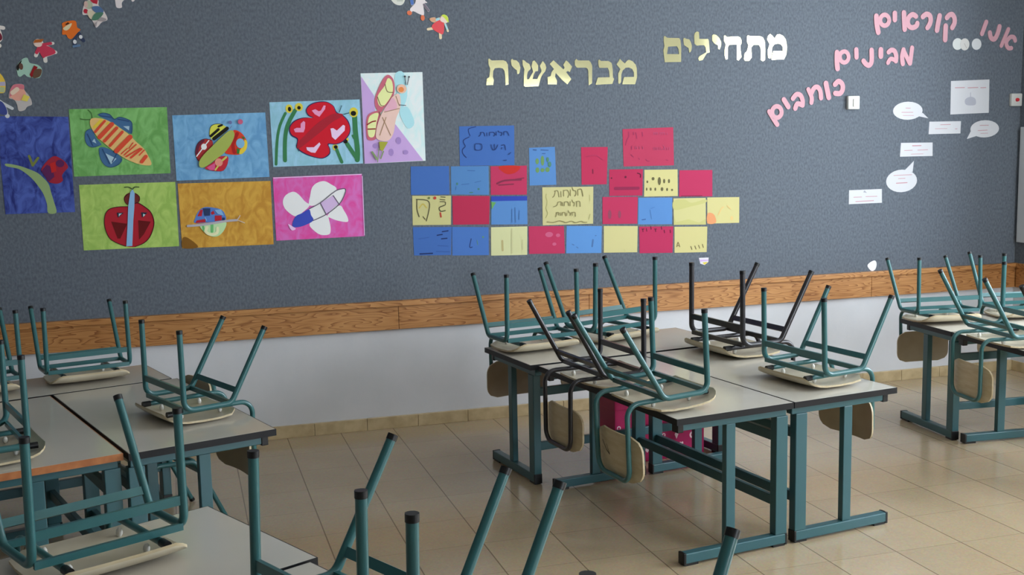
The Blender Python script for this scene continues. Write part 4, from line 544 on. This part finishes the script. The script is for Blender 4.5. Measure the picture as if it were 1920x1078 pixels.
{'n': 'pink_letter','l': 'pink letter final mem at the left end of the top pink word','c': 'letter','b': [('S',36.3,[3899,2458,3904,2406,3916,2355]),('S',29.4,[3997,2433,3994,2418,3985,2406,3971,2399,3956,2399,3943,2405,3933,2417,3929,2432,3932,2447,3941,2460,3955,2467,3970,2467,3983,2460,3993,2448,3997,2433])],'k': (236,172,184),'t': 5,'g': 'pink foam letters on the felt wall','m': 'foam'},
{'n': 'pink_letter','l': 'pink letter yod,a short stroke in the top pink word','c': 'letter','b': [('S',34.5,[4040,2479,4041,2437])],'k': (236,172,184),'t': 5,'g': 'pink foam letters on the felt wall','m': 'foam'},
{'n': 'pink_letter','l': 'pink letter alef in the top pink word','c': 'letter','b': [('S',35.0,[4110,2483,4119,2376]),('S',33.2,[4204,2461,4178,2473,4149,2454,4141,2425,4153,2396,4181,2387,4210,2399,4216,2416])],'k': (236,172,184),'t': 5,'g': 'pink foam letters on the felt wall','m': 'foam'},
{'n': 'pink_letter','l': 'pink letter resh in the top pink word','c': 'letter','b': [('S',34.5,[4258,2459,4283,2476,4311,2468,4320,2440,4313,2411,4296,2388])],'k': (236,172,184),'t': 5,'g': 'pink foam letters on the felt wall','m': 'foam'},
{'n': 'pink_letter','l': 'pink letter vav,a long stroke in the top pink word','c': 'letter','b': [('S',35.6,[4390,2467,4380,2421,4372,2372])],'k': (236,172,184),'t': 5,'g': 'pink foam letters on the felt wall','m': 'foam'},
{'n': 'pink_letter','l': 'pink letter qof with a separate long leg in the top pink word','c': 'letter','b': [('S',34.4,[4448,2455,4465,2472,4489,2477,4508,2452,4509,2420,4492,2390]),('S',35.6,[4440,2401,4439,2310])],'k': (236,172,184),'t': 5,'g': 'pink foam letters on the felt wall','m': 'foam'},
{'n': 'pink_letter','l': 'pink letter final mem at the left end of the middle pink word','c': 'letter','b': [('S',35.5,[3608,2223,3608,2165,3614,2120]),('S',28.0,[3695,2194,3692,2179,3683,2167,3670,2160,3656,2160,3642,2167,3633,2179,3630,2194,3632,2209,3641,2222,3654,2228,3669,2229,3682,2222,3691,2210,3695,2194])],'k': (236,172,184),'t': 5,'g': 'pink foam letters on the felt wall','m': 'foam'},
{'n': 'pink_letter','l': 'pink letter yod between final mem and nun in the middle pink word','c': 'letter','b': [('S',32.1,[3752,2242,3755,2193])],'k': (236,172,184),'t': 5,'g': 'pink foam letters on the felt wall','m': 'foam'},
{'n': 'pink_letter','l': 'pink hooked letter nun in the middle pink word','c': 'letter','b': [('S',33.8,[3868,2239,3870,2166,3851,2141,3826,2150,3809,2169])],'k': (236,172,184),'t': 5,'g': 'pink foam letters on the felt wall','m': 'foam'},
{'n': 'pink_letter','l': 'pink letter yod between nun and bet in the middle pink word','c': 'letter','b': [('S',36.4,[3939,2242,3940,2200])],'k': (236,172,184),'t': 5,'g': 'pink foam letters on the felt wall','m': 'foam'},
{'n': 'pink_letter','l': 'pink letter bet in the middle pink word','c': 'letter','b': [('S',32.1,[3999,2227,4019,2240,4044,2234,4058,2203,4057,2169]),('S',28.0,[4057,2171,4017,2184,3996,2157])],'k': (236,172,184),'t': 5,'g': 'pink foam letters on the felt wall','m': 'foam'},
{'n': 'pink_letter','l': 'pink zigzag letter mem at the right end of the middle pink word','c': 'letter','b': [('S',32.5,[4114,2243,4104,2197,4111,2151]),('S',29.9,[4114,2240,4164,2154]),('S',30.9,[4180,2256,4168,2154])],'k': (236,172,184),'t': 5,'g': 'pink foam letters on the felt wall','m': 'foam'},
{'n': 'pink_letter','l': 'pink letter final mem at the lower left end of the slanting lowest pink word','c': 'letter','b': [('S',31.5,[3116,1848,3147,1802,3174,1765]),('S',29.4,[3205,1844,3202,1828,3192,1816,3179,1809,3164,1809,3150,1816,3140,1829,3137,1845,3140,1861,3149,1873,3163,1880,3178,1880,3192,1873,3201,1860,3205,1844])],'k': (236,172,184),'t': 5,'g': 'pink foam letters on the felt wall','m': 'foam'},
{'n': 'pink_letter','l': 'pink letter yod,a short stroke in the slanting lowest pink word','c': 'letter','b': [('S',33.2,[3221,1923,3254,1877])],'k': (236,172,184),'t': 5,'g': 'pink foam letters on the felt wall','m': 'foam'},
{'n': 'pink_letter','l': 'pink letter bet in the slanting lowest pink word','c': 'letter','b': [('S',31.5,[3287,1929,3312,1956,3342,1949,3358,1916,3358,1886]),('S',31.9,[3358,1886,3320,1896,3305,1866])],'k': (236,172,184),'t': 5,'g': 'pink foam letters on the felt wall','m': 'foam'},
{'n': 'pink_letter','l': 'pink letter tav in the slanting lowest pink word','c': 'letter','b': [('S',29.7,[3399,1987,3425,1935,3423,1902]),('S',31.5,[3419,1955,3441,1995,3468,2001,3488,1975,3494,1931])],'k': (236,172,184),'t': 5,'g': 'pink foam letters on the felt wall','m': 'foam'},
{'n': 'pink_letter','l': 'pink letter vav,a straight stroke in the slanting lowest pink word','c': 'letter','b': [('S',35.7,[3529,2025,3552,1934])],'k': (236,172,184),'t': 5,'g': 'pink foam letters on the felt wall','m': 'foam'},
{'n': 'pink_letter','l': 'pink letter kaf at the upper right end of the slanting lowest pink word','c': 'letter','b': [('S',33.8,[3597,2018,3622,2038,3650,2021,3655,1987,3636,1960,3600,1961])],'k': (236,172,184),'t': 5,'g': 'pink foam letters on the felt wall','m': 'foam'},
{'n': 'pink_letter','l': 'pink letter vav,a straight stroke in the short pink word at far right','c': 'letter','b': [('S',31.5,[4766,2431,4734,2352])],'k': (236,172,184),'t': 5,'g': 'pink foam letters on the felt wall','m': 'foam'},
{'n': 'pink_letter','l': 'pink hooked letter nun in the short pink word at far right','c': 'letter','b': [('S',33.0,[4876,2402,4863,2358,4839,2318,4809,2326,4798,2360])],'k': (236,172,184),'t': 5,'g': 'pink foam letters on the felt wall','m': 'foam'},
{'n': 'pink_letter','l': 'pink letter alef,rightmost pink letter on the wall','c': 'letter','b': [('S',28.2,[4950,2385,4896,2273]),('S',29.5,[5009,2309,4998,2330,4969,2332,4940,2306,4938,2279,4956,2258,4979,2258])],'k': (236,172,184),'t': 5,'g': 'pink foam letters on the felt wall','m': 'foam'}
]

def gain(rgb, g=1.0, ds=.06):
    m = sum(rgb)/3
    return tuple(255*min(.94, (v+(m-v)*ds)/255*g) for v in rgb)
def cmat(rgb, kind=None, rgb2=None, g=1.0):
    key = ('paper_' if g == 1 else 'paint_')+'%02x%02x%02x' % tuple(rgb) + ('_%02x%02x%02x' % tuple(rgb2) if rgb2 else '')
    if kind == 'gold':
        if 'gold_foil' not in MATS:
            m = plain('gold_foil', (188, 182, 138), .12, .5, 1.0); bump(m, 6, .12, .006)
        return MATS['gold_foil']
    if kind == 'foam': return plain('pink_foam', (208, 160, 170), .8, .2)
    return plain(key, gain(rgb, g, .12 if g > 1 else .06), .75, .25, noise=((gain(rgb2, g, .12), 17, (1, 1, .6), 1.6) if rgb2 else None))
def cr(pts, n=4):
    N = len(pts); out = []
    for i in range(N):
        p0, p1, p2, p3 = pts[i-1], pts[i], pts[(i+1) % N], pts[(i+2) % N]
        for k in range(n):
            t = k/n
            out.append(tuple(.5*((2*p1[j]) + (p2[j]-p0[j])*t + (2*p0[j]-5*p1[j]+4*p2[j]-p3[j])*t*t + (3*p1[j]-p0[j]-3*p2[j]+p3[j])*t**3) for j in (0, 1)))
    return out
def outlines(sh):
    t = sh[0]; a = sh[-1]; 
    if t == 'E': return [[(a[0]+a[2]*math.cos(k*PI/12), a[1]+a[3]*math.sin(k*PI/12)) for k in range(24)]]
    pts = [(a[i], a[i+1]) for i in range(0, len(a), 2)]
    if t in 'PH': return [pts]
    if t == 'M': return [cr(pts)]
    w = sh[1]/2; out = []                      # stroke: smoothed ribbon with round ends
    if len(pts) > 2:
        closed = pts[0] == pts[-1]; q = []
        for i in range(len(pts)-1):
            p1, p2 = pts[i], pts[i+1]; p0 = pts[i-1] if i > 0 else (pts[-2] if closed else p1); p3 = pts[i+2] if i+2 < len(pts) else (pts[1] if closed else p2)
            for k in range(3):
                t = k/3; q.append(tuple(.5*((2*p1[j]) + (p2[j]-p0[j])*t + (2*p0[j]-5*p1[j]+4*p2[j]-p3[j])*t*t + (3*p1[j]-p0[j]-3*p2[j]+p3[j])*t**3) for j in (0, 1)))
        pts = q+[pts[-1]]
    for (ax, az), (bx, bz) in zip(pts, pts[1:]):
        an = math.atan2(bz-az, bx-ax); n = 6 if w > 4 else 3
        cap = [(bx+w*math.cos(an-PI/2+PI*k/n), bz+w*math.sin(an-PI/2+PI*k/n)) for k in range(n+1)]
        cap += [(ax+w*math.cos(an+PI/2+PI*k/n), az+w*math.sin(an+PI/2+PI*k/n)) for k in range(n+1)]
        out.append(cap)
    return out
def art(d):
    allp = [p for b in d['b'] for o_ in outlines(b) for p in o_]
    cx = (min(p[0] for p in allp)+max(p[0] for p in allp))/2000; cz = (min(p[1] for p in allp)+max(p[1] for p in allp))/2000
    g = 1.16 if d['n'] in ('painting', 'paper_doll') else 1.0; mats = [cmat(d['k'], d.get('m'), d.get('k2'), g)]; bm = bmesh.new(); th = d['t']*.001; y0 = -.0006
    def area(p): return sum(p[i][0]*p[(i+1) % len(p)][1]-p[(i+1) % len(p)][0]*p[i][1] for i in range(len(p)))
    jit = 0
    for b in d['b']:
        for pl in outlines(b):
            if area(pl) < 0: pl = pl[::-1]
            P2 = [Vector((x/1000-cx, z/1000-cz, 0)) for x, z in pl]
            yf = y0-th-jit*.00004; jit = (jit+1) % 9
            fr = [bm.verts.new((p.x, yf, p.y)) for p in P2]; bk = [bm.verts.new((p.x, y0, p.y)) for p in P2]
            polys = [P2]
            if b[0] == 'P' and len(b) > 2:              # a polygon with a hole
                a = b[1]; hl = [Vector((a[i]/1000-cx, a[i+1]/1000-cz, 0)) for i in range(0, len(a), 2)]; polys.append(hl)
                hf = [bm.verts.new((p.x, yf, p.y)) for p in hl]; hb = [bm.verts.new((p.x, y0, p.y)) for p in hl]
                for i in range(len(hl)): bm.faces.new((hf[i], hf[(i+1) % len(hl)], hb[(i+1) % len(hl)], hb[i]))
            else: hf = []
            for tri in tessellate_polygon(polys):
                try: bm.faces.new([(fr+hf)[i] for i in tri])
                except ValueError: pass
            for i in range(len(P2)):
                try: bm.faces.new((fr[i], bk[i], bk[(i+1) % len(P2)], fr[(i+1) % len(P2)]))
                except ValueError: pass
    for li, (col, shs) in enumerate(d.get('y', [])):
        mats.append(cmat(col, g=g)); y = y0-th-.0007-.0006*li
        for sh in shs:
            for pl in outlines(sh):
                y -= .000035; P2 = [Vector((x/1000-cx, z/1000-cz, 0)) for x, z in pl]; vs = [bm.verts.new((p.x, y, p.y)) for p in P2]
                for tri in tessellate_polygon([P2]):
                    try: bm.faces.new([vs[i] for i in tri]).material_index = len(mats)-1
                    except ValueError: pass
    # orient every flat face toward the room without re-flipping the layers
    for f in bm.faces:
        f.normal_update()
        if abs(f.normal.y) > .9 and f.normal.y > 0: f.normal_flip()
    me = bpy.data.meshes.new(d['n']); bm.to_mesh(me); bm.free()
    for m in mats: me.materials.append(m)
    o = bpy.data.objects.new(d['n'], me); COL.objects.link(o); o.location = (cx, 0, cz)
    tag(o, d['l'], d['c'], d.get('g'))
for d in ART: art(d)
for o in bpy.data.objects:
    if 'used' in o: del o['used']
